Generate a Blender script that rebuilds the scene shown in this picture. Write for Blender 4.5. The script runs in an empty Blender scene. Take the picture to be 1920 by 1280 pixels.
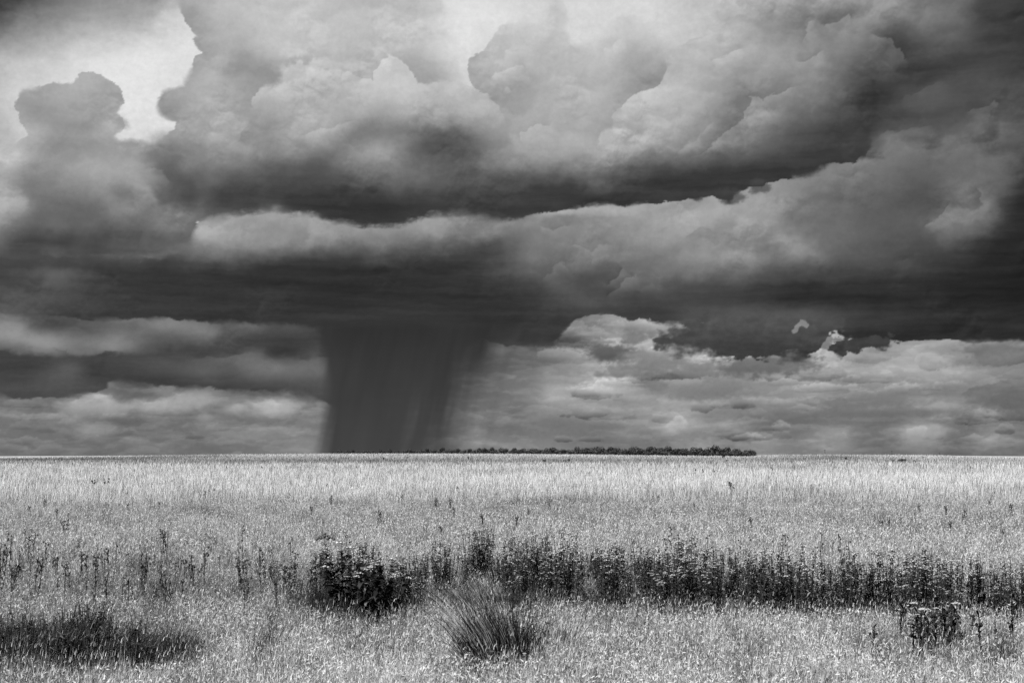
import bpy, math, random, mathutils
import numpy as np

# ------------------------------------------------------------------ camera facts
F = 2667.0                      # focal length of a 50 mm lens on a 1920-wide frame
PITCH = math.atan(210.0 / F)    # the camera looks slightly up
CAM_H = 2.2
cP, sP = math.cos(PITCH), math.sin(PITCH)

def az_el(x, y):
    """direction seen at photo coordinate (x, y): azimuth and elevation, in units of 1/F radian"""
    x = np.asarray(x, float); y = np.asarray(y, float)
    cx = (x - 960) / F; cz = (640 - y) / F
    dx = cx; dy = cP - cz * sP; dz = sP + cz * cP
    return np.arctan2(dx, dy) * F, np.arctan2(dz, np.hypot(dx, dy)) * F

# ------------------------------------------------------------------ noise
def _hash(ix, iy, seed):
    h = (ix.astype(np.int64) * 374761393 + iy.astype(np.int64) * 668265263 + seed * 1274126177) & 0xffffffff
    h = ((h ^ (h >> 13)) * 1274126177) & 0xffffffff
    h = h ^ (h >> 16)
    return h

def perlin(x, y, seed=0):
    x0 = np.floor(x); y0 = np.floor(y)
    fx = (x - x0).astype(np.float32); fy = (y - y0).astype(np.float32)
    ux = fx * fx * fx * (fx * (fx * 6 - 15) + 10); uy = fy * fy * fy * (fy * (fy * 6 - 15) + 10)
    def g(ox, oy):
        a = _hash(x0 + ox, y0 + oy, seed).astype(np.float32) * np.float32(2 * math.pi / 4294967296.0)
        return np.cos(a) * (fx - ox) + np.sin(a) * (fy - oy)
    a = g(0, 0); b = g(1, 0); c = g(0, 1); d = g(1, 1)
    return (a + (b - a) * ux + ((c + (d - c) * ux) - (a + (b - a) * ux)) * uy) * 1.5

def fbm(x, y, oct=5, seed=0, gain=.5, lac=2.03):
    s = 0; a = 1.0; t = 0
    for o in range(oct):
        s = s + a * perlin(x, y, seed + o * 17); t += a
        a *= gain; x = x * lac + 13.7; y = y * lac + 7.3
    return s / t

def bumps(x, y, seed=0):
    """rounded puffs: upper envelope of one paraboloid per cell"""
    x0 = np.floor(x); y0 = np.floor(y)
    best = np.zeros(x.shape, np.float32)
    for oy in (-1, 0, 1):
        for ox in (-1, 0, 1):
            h = _hash(x0 + ox, y0 + oy, seed)
            jx = (h & 0xffff) / 65536.0; jy = ((h >> 16) & 0xffff) / 65536.0
            r = 0.75 + 0.45 * ((h >> 8) & 0xff) / 255.0
            dx = x - (x0 + ox + jx); dy = y - (y0 + oy + jy)
            best = np.maximum(best, r * r - dx * dx - dy * dy)
    return np.sqrt(np.maximum(best, 0)).astype(np.float32)

def billow(x, y, oct=4, seed=0, gain=.52, lac=2.1):
    s = 0; a = 1.0; t = 0
    for o in range(oct):
        s = s + a * bumps(x, y, seed + o * 31); t += a
        a *= gain; x = x * lac + 3.1; y = y * lac + 5.7
    return s / t

def sstep(e0, e1, x):
    t = np.clip((x - e0) / (e1 - e0), 0, 1)
    return t * t * (3 - 2 * t)

# ------------------------------------------------------------------ layout helpers
def rows(txt):
    """'y: x v x v ...' lines -> direction coordinates and brightness"""
    P = []
    for ln in txt.strip().splitlines():
        ln = ln.strip()
        if not ln: continue
        y, rest = ln.split(':')
        n = [float(q) for q in rest.replace(',', ' ').split()]
        for i in range(0, len(n), 2): P.append((n[i], float(y), n[i + 1]))
    P = np.array(P)
    u, v = az_el(P[:, 0], P[:, 1])
    return u, v, P[:, 2]

class Field:
    """smooth multiquadric surface through scattered brightness samples"""
    def __init__(self, txt, c=18.0, sx=1.0, sy=1.0):
        self.u, self.v, w = rows(txt)
        self.sx, self.sy, self.c = sx, sy, c
        self.mean = w.mean()
        d = self.k(self.u[:, None], self.v[:, None])
        A = d + np.eye(len(w)) * -2.0
        self.w = np.linalg.solve(A, w - self.mean)
        self.lo, self.hi = w.min() - 6, w.max() + 6
        self.box = (self.u.min() - 25, self.u.max() + 25, self.v.min() - 15, self.v.max() + 15)
    def k(self, u, v):
        return np.sqrt(((u - self.u) * self.sx) ** 2 + ((v - self.v) * self.sy) ** 2 + self.c ** 2)
    def __call__(self, U, V):
        step = 6.0
        b = self.box
        gu = np.arange(b[0], b[1] + step, step); gv = np.arange(b[2], b[3] + step, step)
        out = np.empty((len(gv), len(gu)), np.float32)
        for j, vv in enumerate(gv):
            out[j] = self.k(gu[:, None], vv) @ self.w + self.mean
        out = np.clip(out, self.lo, self.hi)
        x = np.clip((U - b[0]) / step, 0, len(gu) - 1.001); y = np.clip((V - b[2]) / step, 0, len(gv) - 1.001)
        i = x.astype(int); j = y.astype(int); fx = x - i; fy = y - j
        return (out[j, i] * (1 - fx) * (1 - fy) + out[j, i + 1] * fx * (1 - fy)
                + out[j + 1, i] * (1 - fx) * fy + out[j + 1, i + 1] * fx * fy)

def seg_dist(U, V, pu, pv, closed=True):
    n = len(pu); m = n if closed else n - 1
    D = np.full(U.shape, 1e9, np.float32); inside = np.zeros(U.shape, bool)
    T = np.zeros(U.shape, np.float32); side = np.zeros(U.shape, np.float32)
    for i in range(m):
        ax, ay, bx, by = pu[i], pv[i], pu[(i + 1) % n], pv[(i + 1) % n]
        ex, ey = bx - ax, by - ay
        t = np.clip(((U - ax) * ex + (V - ay) * ey) / (ex * ex + ey * ey + 1e-9), 0, 1)
        d = np.hypot(U - ax - t * ex, V - ay - t * ey)
        q = d < D
        D = np.where(q, d, D)
        if closed:
            c = ((ay > V) != (by > V)) & (U < (bx - ax) * (V - ay) / (by - ay + 1e-12) + ax)
            inside ^= c
        else:
            T = np.where(q, (i + t) / m, T)
            side = np.where(q, np.sign(ex * (V - ay) - ey * (U - ax)), side)
    if closed: return np.where(inside, D, -D)
    return D * side, T
# ------------------------------------------------------------------ cloud layout (photo coordinates, brightness 0-255)
BACK = Field('''
-60: -60 50, 100 100, 300 140, 600 190, 870 215, 1100 205, 1300 185, 1500 150
0: -60 55, 0 62, 60 95, 120 125, 200 140, 300 150, 340 185, 870 222, 1000 212, 1100 216, 1200 212, 1300 195
40: 0 95, 60 132, 140 150, 230 170, 300 195, 340 212, 870 226, 940 222, 1100 212, 1230 208, 1300 195
80: 0 150, 80 170, 160 195, 250 212, 330 218, 870 222, 920 215
120: -60 160, 0 175, 60 195, 120 212, 200 225, 300 224, 360 222, 870 215
160: 0 190, 30 200, 100 215, 240 226, 300 224, 340 220, 860 205
220: 0 185, 20 200, 60 205, 240 220, 300 222
265: -60 180, 0 180, 40 200, 220 212, 290 215''')

LEFT = Field('''
140: 150 175, 190 172
165: 60 168, 110 168, 150 172, 190 165, 220 160
190: 40 152, 80 152, 120 166, 180 157, 220 158
220: 40 160, 70 150, 95 148, 130 156, 180 150, 215 172
250: 50 175, 75 165, 110 148, 150 147, 190 158, 220 180
280: -60 178, 0 182, 25 185, 60 165, 90 145, 130 140, 180 152, 220 155, 300 150
300: -60 180, 0 180, 20 192, 60 158, 100 150, 150 163, 200 160, 250 155, 290 150
330: -60 165, 0 160, 50 135, 100 132, 160 158, 220 160, 280 166, 310 158
350: -60 160, 0 155, 40 130, 80 125, 140 138, 200 150, 260 155, 330 145
368: 0 175, 18 165, 45 120, 90 118, 150 120, 200 135, 235 108, 265 130, 330 120
382: 0 165, 30 165, 45 140, 80 112, 120 106, 180 110, 215 130, 240 145, 260 118, 300 120, 350 118
410: 0 155, 30 112, 80 98, 140 96, 200 102, 260 105, 310 122, 350 108
430: -60 130, 0 125, 40 100, 100 108, 160 100, 220 88, 280 102, 320 118, 355 108
448: -60 95, 0 100, 30 66, 80 62, 130 62, 190 68, 250 78, 300 84, 345 90
470: -60 80, 0 85, 40 75, 100 76, 160 78, 220 86, 280 96, 330 112, 380 120
485: -60 60, 0 60, 60 70, 120 75, 200 68, 280 70, 360 85''', 16, .75, 1)

CLOUD1 = Field('''
-40: 340 165, 460 190, 640 188, 830 195
0: 340 165, 400 188, 450 195, 500 190, 560 195, 620 190, 700 185, 760 187, 820 198
30: 350 152, 380 168, 420 182, 470 190, 540 195, 600 190, 680 190, 760 190, 830 205
60: 365 158, 400 178, 440 182, 500 195, 560 198, 620 192, 700 190, 770 190, 835 205
100: 375 160, 420 172, 460 160, 520 183, 580 190, 640 188, 700 184, 750 182, 800 190, 850 212
140: 355 160, 400 174, 450 152, 490 150, 520 158, 600 175, 680 174, 760 156, 800 162, 845 190
165: 800 170, 850 190, 880 200
180: 305 148, 330 160, 380 175, 430 162, 460 155
205: 302 142, 325 146, 355 160, 400 172, 450 165
230: 330 155, 360 164, 400 170, 450 166
255: 300 168, 360 172, 420 168, 460 160
275: 290 162, 350 160, 420 155''')

CLOUD3 = Field('''
20: 1000 205, 1040 188
60: 950 198, 1000 192, 1060 188, 1160 198, 1190 192
100: 890 172, 920 188, 960 190, 1030 180, 1060 186, 1120 196, 1180 172, 1230 176
140: 880 165, 895 162, 930 182, 970 172, 1030 182, 1100 181, 1170 168, 1220 150, 1240 152
165: 905 158, 925 160, 960 152, 980 158, 1040 175, 1110 180, 1180 158, 1215 142
190: 960 160, 1000 170, 1080 175, 1150 166, 1190 150
230: 960 165, 1080 172, 1180 165''')

CLOUD2 = Field('''
118: 565 200, 735 202
132: 555 196, 600 192, 640 192, 720 200, 750 195
150: 540 186, 600 180, 650 184, 690 190, 725 198, 755 192, 780 192
165: 490 190, 520 190, 850 192, 900 180
182: 482 182, 540 176, 600 173, 650 182, 700 193, 750 194, 800 182, 860 188, 920 182
200: 482 168, 540 172, 600 170, 660 174, 720 168, 780 180, 840 168, 880 178, 930 172
225: 480 158, 540 165, 600 180, 640 168, 680 145, 720 150, 760 155, 830 150, 880 150, 930 165
245: 500 140, 550 165, 590 180, 630 158, 665 125, 700 118, 740 120, 780 118, 820 108, 860 106, 900 132, 950 160
265: 500 128, 550 155, 600 162, 635 125, 660 120, 700 145, 740 140, 775 112, 820 80, 870 86, 900 116, 940 135, 980 145
290: 430 140, 490 138, 540 145, 580 118, 610 108, 660 138, 700 150, 740 152, 775 105, 830 80, 880 92, 920 130, 980 150''')

CLOUD4 = Field('''
-50: 1340 190, 1500 150, 1700 110, 1850 65, 1980 40
0: 1350 188, 1400 175, 1450 162, 1500 155, 1550 152, 1600 150, 1660 140, 1720 120, 1780 106, 1812 100, 1842 68, 1880 60, 1920 50
30: 1360 178, 1420 155, 1470 146, 1520 145, 1560 125, 1600 132, 1640 135, 1700 130, 1760 116, 1805 104, 1835 72, 1920 46
60: 1290 186, 1340 186, 1400 170, 1450 146, 1500 132, 1540 122, 1580 132, 1620 125, 1660 98, 1690 84, 1740 105, 1790 98, 1840 66, 1920 48, 1980 42
90: 1260 186, 1320 186, 1380 180, 1430 165, 1480 145, 1520 140, 1570 130, 1620 118, 1660 84, 1700 74, 1750 85, 1800 78, 1860 62, 1920 55
120: 1260 180, 1320 175, 1380 165, 1430 160, 1480 150, 1530 145, 1580 120, 1625 96, 1670 90, 1700 66, 1750 55, 1800 58, 1860 62, 1920 62
150: 1230 188, 1290 182, 1340 165, 1400 145, 1450 140, 1500 130, 1550 118, 1600 80, 1650 60, 1690 56, 1720 50, 1760 60
180: 1180 188, 1250 186, 1300 178, 1350 150, 1390 126, 1430 135, 1480 130, 1530 122, 1580 88, 1620 54, 1660 44, 1690 60
210: 1170 182, 1230 180, 1290 170, 1340 142, 1375 125, 1420 142, 1480 120, 1540 100, 1590 70, 1640 50, 1690 62
240: 1120 178, 1180 175, 1240 168, 1290 160, 1340 142, 1390 122, 1440 112, 1500 88, 1560 66, 1620 58, 1660 62''')

BODY = Field('''
240: 960 165, 1020 170, 1100 175, 1180 172, 1240 168, 1290 160, 1340 142, 1390 122, 1440 112, 1500 88, 1560 66, 1620 58
270: 240 150, 300 125, 340 130, 400 150, 460 150, 500 132, 550 150, 600 158, 640 128, 700 146, 740 140, 775 108, 820 80, 870 84, 900 112, 940 138, 1000 155, 1060 160, 1120 165, 1180 166, 1240 155, 1290 138, 1340 122, 1400 112, 1460 92, 1520 72, 1580 60, 1630 58
290: 230 150, 290 110, 350 128, 420 140, 490 138, 540 142, 580 118, 610 108, 660 138, 700 150, 740 152, 775 105, 830 82, 880 92, 930 130, 1000 150, 1060 156, 1120 150, 1180 140, 1240 125, 1290 105, 1340 92, 1400 85, 1470 72, 1540 55, 1600 56, 1640 62
305: 290 105, 350 125, 420 130, 480 118, 540 112, 590 92, 650 125, 700 140, 745 125, 780 112, 830 92, 880 104, 940 128, 1000 140, 1060 145, 1110 132, 1170 122, 1230 100, 1280 85, 1330 76, 1390 70, 1450 60, 1510 54, 1560 48, 1600 52
322: 300 100, 340 105, 400 110, 460 102, 520 86, 580 76, 640 98, 700 112, 760 115, 820 92, 880 92, 940 105, 1000 108, 1060 106, 1120 112, 1170 96, 1220 70, 1280 58, 1340 52, 1400 50, 1460 46, 1520 50
340: 310 98, 360 85, 420 96, 480 85, 540 78, 600 78, 660 85, 720 95, 780 105, 840 88, 900 84, 960 78, 1020 78, 1080 78, 1120 92, 1160 78, 1200 58, 1260 50, 1320 46, 1380 46, 1440 50
356: 320 90, 380 95, 440 68, 500 64, 560 60, 620 64, 680 68, 740 84, 800 80, 860 72, 920 68, 980 66, 1040 56, 1100 56, 1160 54, 1220 50, 1280 48, 1340 48, 1400 52
372: 310 80, 360 60, 420 54, 480 54, 540 50, 600 48, 660 48, 720 52, 780 58, 840 60, 900 56, 960 58, 1020 50, 1080 48, 1140 48, 1200 48, 1260 55, 1320 60
390: 330 122, 380 108, 410 78, 450 76, 500 92, 560 62, 620 48, 680 46, 740 48, 800 52, 860 58, 920 56, 980 56, 1040 60
408: 340 122, 380 115, 620 50, 680 48, 720 48, 780 56''', 16, .7, 1)

MID = Field('''
120: 1830 66, 1920 60
150: 1780 72, 1850 78, 1920 72
180: 1700 82, 1760 84, 1820 78, 1880 82, 1920 76
200: 1600 60, 1640 62, 1680 72, 1760 76, 1820 74, 1870 80, 1920 76
225: 1600 60, 1640 64, 1680 74, 1720 76, 1760 76, 1800 82, 1840 98, 1900 88
246: 1600 66, 1640 84, 1670 104, 1705 92, 1750 86, 1790 100, 1850 106, 1900 95
270: 1640 118, 1700 112, 1760 110, 1820 108, 1870 105, 1910 85, 1980 60
300: 1600 124, 1650 118, 1700 110, 1760 105, 1820 106, 1870 106, 1900 80, 1920 66
330: 1500 134, 1560 128, 1620 116, 1680 105, 1740 94, 1780 100, 1840 106, 1880 95, 1915 55
360: 1380 156, 1440 148, 1500 126, 1560 108, 1620 102, 1680 95, 1740 80, 1780 104, 1820 114, 1850 88, 1890 64, 1920 46
390: 950 125, 1100 145, 1200 160, 1280 168, 1340 166, 1400 158, 1450 150, 1500 118, 1560 104, 1620 98, 1680 90, 1735 82, 1780 112, 1830 118, 1860 85, 1900 46, 1920 38, 1980 30
420: 370 165, 400 168, 450 155, 500 150, 560 155, 620 150, 680 150, 740 140, 800 155, 850 130, 900 125, 950 130, 1000 132, 1050 130, 1080 136, 1120 145, 1180 152, 1240 158, 1280 163, 1320 152, 1360 145, 1400 152, 1450 148, 1500 116, 1560 108, 1620 94, 1680 90, 1720 92, 1750 118, 1800 112, 1850 100, 1880 50, 1920 34
440: 370 160, 400 162, 450 150, 500 142, 560 142, 620 142, 680 142, 740 132, 800 140, 850 124, 880 125, 920 130, 950 110, 1000 120, 1060 126, 1120 130, 1180 138, 1240 152, 1280 158, 1310 138, 1360 128, 1400 130, 1430 128, 1470 146, 1520 116, 1570 110, 1620 98, 1680 86, 1740 84, 1780 108, 1820 95, 1870 46, 1920 30
458: 330 110, 370 130, 420 140, 480 140, 540 138, 600 130, 660 108, 720 115, 780 105, 840 95, 870 82, 920 75, 980 105, 1040 118, 1100 132, 1150 122, 1200 138, 1250 140, 1300 140, 1350 138, 1400 138, 1430 118, 1470 145, 1500 140, 1540 112, 1600 95, 1680 82, 1740 80, 1780 92, 1820 70, 1870 38, 1920 26
480: -60 60, 0 72, 100 75, 200 78, 280 88, 350 102, 420 98, 480 95, 540 88, 600 74, 660 64, 720 70, 800 62, 860 62, 950 84, 1000 118, 1060 110, 1100 125, 1150 120, 1200 115, 1250 118, 1300 142, 1350 142, 1400 130, 1440 104, 1480 122, 1520 118, 1560 90, 1620 84, 1680 78, 1720 72, 1760 62, 1800 56, 1850 36, 1920 25
497: -60 58, 0 60, 60 60, 120 58, 200 56, 300 54, 400 50, 500 48, 600 48, 700 46, 800 46, 860 48, 930 66, 990 98, 1040 104, 1080 108, 1140 96, 1200 112, 1260 116, 1320 130, 1380 116, 1430 95, 1480 95, 1540 76, 1600 72, 1680 66, 1740 58, 1800 46, 1860 30, 1920 24
515: -60 62, 0 62, 50 72, 98 98, 130 86, 180 60, 300 50, 400 46, 600 42, 800 42, 900 54, 960 80, 1020 98, 1060 90, 1100 78, 1130 82, 1170 105, 1220 112, 1250 112, 1300 108, 1350 100, 1400 86, 1450 76, 1500 72, 1560 62, 1620 58, 1680 56, 1740 54, 1800 36, 1860 28, 1920 23
540: -60 68, 0 70, 80 68, 160 60, 300 48, 500 43, 700 41, 850 42, 900 44, 960 50, 1020 70, 1060 84, 1100 72, 1150 84, 1200 92, 1250 80, 1300 70, 1360 62, 1420 55, 1480 48, 1540 42, 1600 42, 1680 42, 1760 35, 1840 28, 1920 23
555: 850 42, 960 46, 1020 62, 1050 84, 1100 78, 1150 68, 1200 66, 1260 62, 1320 60, 1380 58, 1430 52, 1500 40, 1600 36, 1700 32
570: -60 75, 0 76, 60 80, 120 70, 200 60, 300 54, 450 48, 600 43, 700 43, 800 46, 900 44, 1000 48, 1050 70, 1100 76, 1140 74, 1180 60, 1250 62, 1300 64, 1360 64, 1420 62, 1480 50, 1560 36, 1640 32, 1700 30, 1800 28, 1920 24
588: -60 80, 0 85, 100 62, 200 52, 400 46, 600 46, 800 50, 950 46, 1050 50, 1120 60, 1180 58, 1250 60, 1300 78, 1380 84, 1450 84, 1510 78, 1560 70, 1620 62, 1680 58, 1740 48, 1800 42, 1920 34
605: 600 52, 800 54, 900 48, 960 46, 1020 48, 1060 50, 1340 75, 1400 78, 1450 78, 1500 75, 1560 66, 1620 50, 1700 44, 1800 40, 1920 36
625: 900 60, 940 48, 980 46, 1030 50, 1560 50, 1600 42, 1700 38, 1800 36, 1980 34
640: 960 50, 1010 50, 1600 42, 1800 38''', 14, .55, 1)

LOWR = Field('''
590: 600 85, 1080 112, 1120 128, 1160 145, 1200 150, 1240 165, 1290 170, 1350 165
606: 600 85, 1070 112, 1110 128, 1150 142, 1190 148, 1215 185, 1250 185, 1290 178, 1500 190
622: 900 92, 1050 112, 1090 128, 1140 138, 1180 146, 1220 165, 1260 175, 1300 178, 1490 195, 1560 185
640: 880 90, 1030 110, 1075 120, 1115 160, 1150 172, 1200 168, 1240 165, 1290 172, 1330 185, 1540 190, 1580 170, 1640 155, 1700 158, 1760 155, 1820 145, 1880 138, 1920 118, 1980 110
655: 840 90, 920 98, 935 130, 955 100, 1000 110, 1050 122, 1095 150, 1140 165, 1180 172, 1220 168, 1260 172, 1320 182, 1540 190, 1570 180, 1620 158, 1680 158, 1740 156, 1800 148, 1870 138, 1920 130
672: 600 85, 820 92, 920 98, 1000 112, 1040 122, 1080 142, 1120 160, 1200 178, 1240 168, 1280 172, 1330 185, 1400 170, 1520 185, 1560 172, 1620 160, 1680 152, 1750 155, 1820 150, 1920 138
690: 900 96, 940 105, 990 112, 1040 128, 1090 145, 1115 165, 1150 185, 1200 162, 1250 160, 1300 188, 1340 178, 1390 162, 1450 162, 1520 172, 1580 168, 1635 155, 1650 178, 1720 180, 1790 165, 1850 148, 1920 138
705: 880 100, 930 110, 980 118, 1030 138, 1070 145, 1130 170, 1170 182, 1210 158, 1270 142, 1330 158, 1400 150, 1460 155, 1520 160, 1580 162, 1640 152, 1700 156, 1770 158, 1840 140, 1920 130
720: 600 90, 860 104, 930 112, 980 122, 1030 138, 1070 148, 1110 175, 1150 182, 1200 158, 1235 138, 1270 160, 1300 142, 1340 128, 1400 145, 1460 150, 1520 155, 1580 142, 1640 148, 1700 142, 1770 145, 1840 132, 1920 115
737: 850 108, 920 115, 980 130, 1010 140, 1038 178, 1060 160, 1085 165, 1120 182, 1160 178, 1200 156, 1250 138, 1300 122, 1350 125, 1400 145, 1460 145, 1520 152, 1580 138, 1640 142, 1700 126, 1770 132, 1820 142, 1865 122, 1920 105
750: 600 110, 850 112, 920 120, 980 128, 1040 152, 1085 150, 1120 140, 1160 132, 1200 155, 1260 155, 1300 150, 1350 152, 1400 142, 1460 138, 1520 140, 1580 130, 1640 130, 1700 140, 1740 150, 1800 142, 1850 115, 1920 100
765: 850 115, 920 122, 980 125, 1040 142, 1100 152, 1150 148, 1210 152, 1270 152, 1330 150, 1400 135, 1460 128, 1520 125, 1580 122, 1640 128, 1700 142, 1760 148, 1820 135, 1860 120, 1920 108
783: 600 118, 850 118, 920 120, 980 118, 1040 128, 1110 138, 1180 135, 1240 145, 1270 172, 1300 155, 1340 125, 1400 118, 1440 112, 1500 112, 1560 116, 1620 125, 1660 112, 1700 115, 1740 122, 1800 112, 1868 160, 1880 118, 1920 112
798: 850 115, 930 115, 1000 125, 1060 118, 1120 120, 1180 128, 1225 148, 1260 178, 1300 168, 1330 152, 1370 165, 1400 130, 1450 118, 1520 122, 1600 118, 1640 112, 1680 122, 1720 162, 1750 158, 1790 122, 1850 112, 1920 110
812: 600 120, 860 120, 910 135, 960 118, 1020 122, 1100 122, 1180 126, 1240 128, 1300 132, 1360 120, 1420 118, 1480 118, 1540 142, 1575 150, 1610 118, 1660 122, 1720 155, 1760 130, 1820 122, 1860 155, 1885 130, 1920 118
828: 860 118, 900 138, 960 128, 1030 132, 1100 120, 1180 120, 1240 122, 1300 150, 1340 140, 1390 125, 1430 152, 1490 128, 1530 145, 1580 148, 1620 115, 1700 115, 1725 145, 1750 145, 1790 108, 1830 140, 1880 125, 1920 128
846: 600 118, 860 116, 900 130, 960 135, 1030 138, 1090 124, 1170 120, 1240 130, 1310 152, 1370 132, 1430 140, 1500 128, 1570 138, 1640 112, 1720 128, 1790 102, 1830 120, 1890 112, 1920 108
870: 600 115, 900 118, 1200 120, 1500 120, 1920 100''', 10, .5, 1)

LOWL = Field('''
585: -60 90, 0 92, 50 90, 100 80, 250 80, 400 70, 560 62
598: -60 120, 0 118, 50 100, 80 82, 130 85, 190 102, 240 118, 300 128, 350 112, 400 100, 470 112, 520 100, 560 75, 610 60
612: 0 135, 40 138, 60 90, 100 72, 150 82, 200 95, 250 100, 300 128, 350 125, 390 112, 420 90, 480 98, 520 82, 580 75, 610 60
625: 0 140, 30 145, 60 135, 90 120, 130 110, 165 95, 210 118, 260 105, 310 100, 360 112, 395 128, 420 85, 480 72, 540 68, 600 58
640: 0 125, 60 142, 120 128, 160 115, 200 128, 235 125, 260 100, 320 80, 380 98, 400 85, 440 66, 500 60, 560 58, 600 56
655: -60 90, 0 92, 40 95, 80 132, 110 128, 140 105, 180 108, 205 132, 240 112, 270 85, 310 68, 370 62, 440 62, 500 55, 560 55, 580 75
668: 0 68, 60 64, 120 66, 180 62, 240 62, 300 66, 360 70, 420 80, 460 88, 480 98, 500 60, 540 56, 580 78, 600 70''', 10, .5, 1)

LOWL2 = Field('''
655: -60 70, 0 68, 100 66, 200 64, 300 62, 400 75, 480 98, 600 85
672: 0 64, 60 62, 100 60, 150 62, 200 62, 260 66, 320 76, 380 88, 420 98, 470 108, 500 98, 540 92, 580 98, 605 98
688: -60 62, 0 62, 60 60, 90 68, 120 84, 145 92, 158 66, 200 60, 260 68, 300 80, 350 84, 390 90, 430 82, 480 112, 520 118, 560 104, 605 105
702: 0 62, 50 60, 80 76, 120 88, 142 82, 160 62, 220 62, 280 66, 320 70, 360 82, 385 92, 430 78, 470 100, 520 102, 560 105, 605 98
718: -60 72, 0 72, 60 78, 100 80, 150 72, 220 58, 300 58, 360 60, 420 64, 480 74, 540 78, 600 80
735: 0 70, 60 72, 120 76, 180 80, 400 56, 480 58, 540 66, 600 76
748: -60 62, 0 62, 60 68, 120 74, 160 80, 560 66, 610 72''', 10, .5, 1)

LOWL3 = Field('''
720: 190 112, 240 108, 300 106, 400 105, 600 110
732: 180 110, 215 105, 240 102, 290 110, 318 150, 345 122, 400 130, 460 118, 520 112, 600 110
745: 150 125, 190 170, 215 115, 250 100, 300 115, 335 145, 365 165, 400 158, 430 125, 480 112, 540 122, 600 108
756: -60 125, 0 128, 40 135, 90 122, 118 112, 130 155, 165 158, 200 165, 235 135, 260 140, 290 162, 330 160, 360 155, 385 132, 430 118, 470 135, 505 172, 530 165, 570 135, 605 145
768: 0 125, 60 112, 100 108, 120 140, 150 160, 200 166, 228 155, 250 128, 290 152, 330 145, 370 118, 410 112, 442 175, 455 130, 490 165, 525 182, 545 140, 580 138, 605 132
780: -60 115, 0 122, 60 138, 100 140, 150 142, 180 120, 215 105, 260 108, 310 118, 360 122, 383 150, 400 130, 440 118, 480 130, 525 138, 560 120, 600 134
793: 0 120, 60 122, 120 122, 150 110, 190 102, 230 106, 290 120, 360 122, 390 132, 420 124, 470 118, 520 116, 560 122, 600 130
806: 0 118, 60 112, 110 112, 150 130, 178 158, 200 140, 225 112, 280 116, 360 118, 440 126, 500 130, 560 132, 590 132, 606 120
822: -60 115, 0 120, 80 122, 140 110, 220 112, 300 116, 380 112, 460 126, 520 122, 570 135, 595 130
838: 0 112, 100 112, 180 106, 260 114, 340 120, 400 112, 460 118, 540 122, 590 138
870: -60 105, 0 104, 300 112, 600 115''', 10, .5, 1)

P_LEFT = [(29,190),(36,172),(52,163),(75,160),(100,154),(118,158),(134,155),(141,146),(155,138),(172,138),(188,141),(200,150),(214,158),(227,172),(231,188),(223,203),(216,212),(228,220),(236,236),(224,246),(212,255),(222,265),(262,266),(284,272),(300,300),(420,325),(430,398),(372,418),(358,440),(345,455),(318,468),(280,476),(150,482),(-500,484),(-500,282),(20,280),(42,262),(54,254),(46,238),(34,222),(37,212),(31,204)]
P_C1 = [(330,-400),(333,0),(341,24),(351,42),(362,58),(371,69),(360,73),(369,88),(378,99),(366,104),(361,126),(352,145),(344,160),(333,164),(318,167),(308,173),(299,186),(295,200),(302,214),(316,223),(331,230),(328,244),(310,254),(296,268),(280,275),(280,330),(960,330),(960,170),(890,166),(876,158),(862,140),(858,112),(850,92),(843,62),(838,30),(826,0),(820,-400)]
P_C3 = [(876,128),(878,112),(890,100),(908,94),(916,80),(930,62),(943,46),(962,45),(985,42),(1003,54),(1022,56),(1032,38),(1028,12),(1040,2),(1054,8),(1058,28),(1050,50),(1062,62),(1066,84),(1085,88),(1110,78),(1132,66),(1148,44),(1168,32),(1188,32),(1202,50),(1220,76),(1250,90),(1330,90),(1330,400),(900,400),(893,168),(880,150)]
P_C2 = [(420,330),(440,270),(462,240),(474,215),(476,190),(484,172),(500,163),(518,160),(527,146),(533,124),(548,118),(563,114),(575,122),(592,129),(612,132),(640,131),(660,140),(682,148),(702,153),(701,134),(716,116),(730,106),(742,110),(765,124),(770,135),(778,142),(782,158),(812,156),(842,152),(872,160),(892,168),(912,178),(935,198),(950,240),(980,330)]
P_C4 = [(1150,212),(1170,196),(1188,182),(1203,172),(1226,168),(1238,156),(1247,140),(1256,122),(1256,105),(1270,94),(1292,80),(1318,68),(1345,60),(1360,44),(1352,34),(1356,18),(1348,0),(1360,-400),(2600,-400),(2600,60),(1990,70),(1900,92),(1836,112),(1800,124),(1770,140),(1738,156),(1700,172),(1684,182),(1680,200),(1660,222),(1640,246),(1632,268),(1600,280),(1500,296),(1150,300)]
P_BODY = [(-500,200),(1625,200),(1634,250),(1632,274),(1624,292),(1604,303),(1578,305),(1560,305),(1543,312),(1530,318),(1508,328),(1490,333),(1470,335),(1440,338),(1428,352),(1412,350),(1398,354),(1380,362),(1366,376),(1350,372),(1338,368),(1310,376),(1290,370),(1272,378),(1250,374),(1230,380),(1205,378),(1180,383),(1150,381),(1120,382),(1090,386),(1060,390),(1030,395),(1005,401),(980,410),(950,411),(920,408),(895,402),(870,399),(840,402),(810,403),(780,412),(750,418),(715,423),(680,422),(650,415),(620,412),(595,404),(565,397),(540,398),(515,392),(480,398),(440,402),(412,402),(390,409),(372,418),(345,422),(310,400),(280,350),(200,300)]
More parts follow.
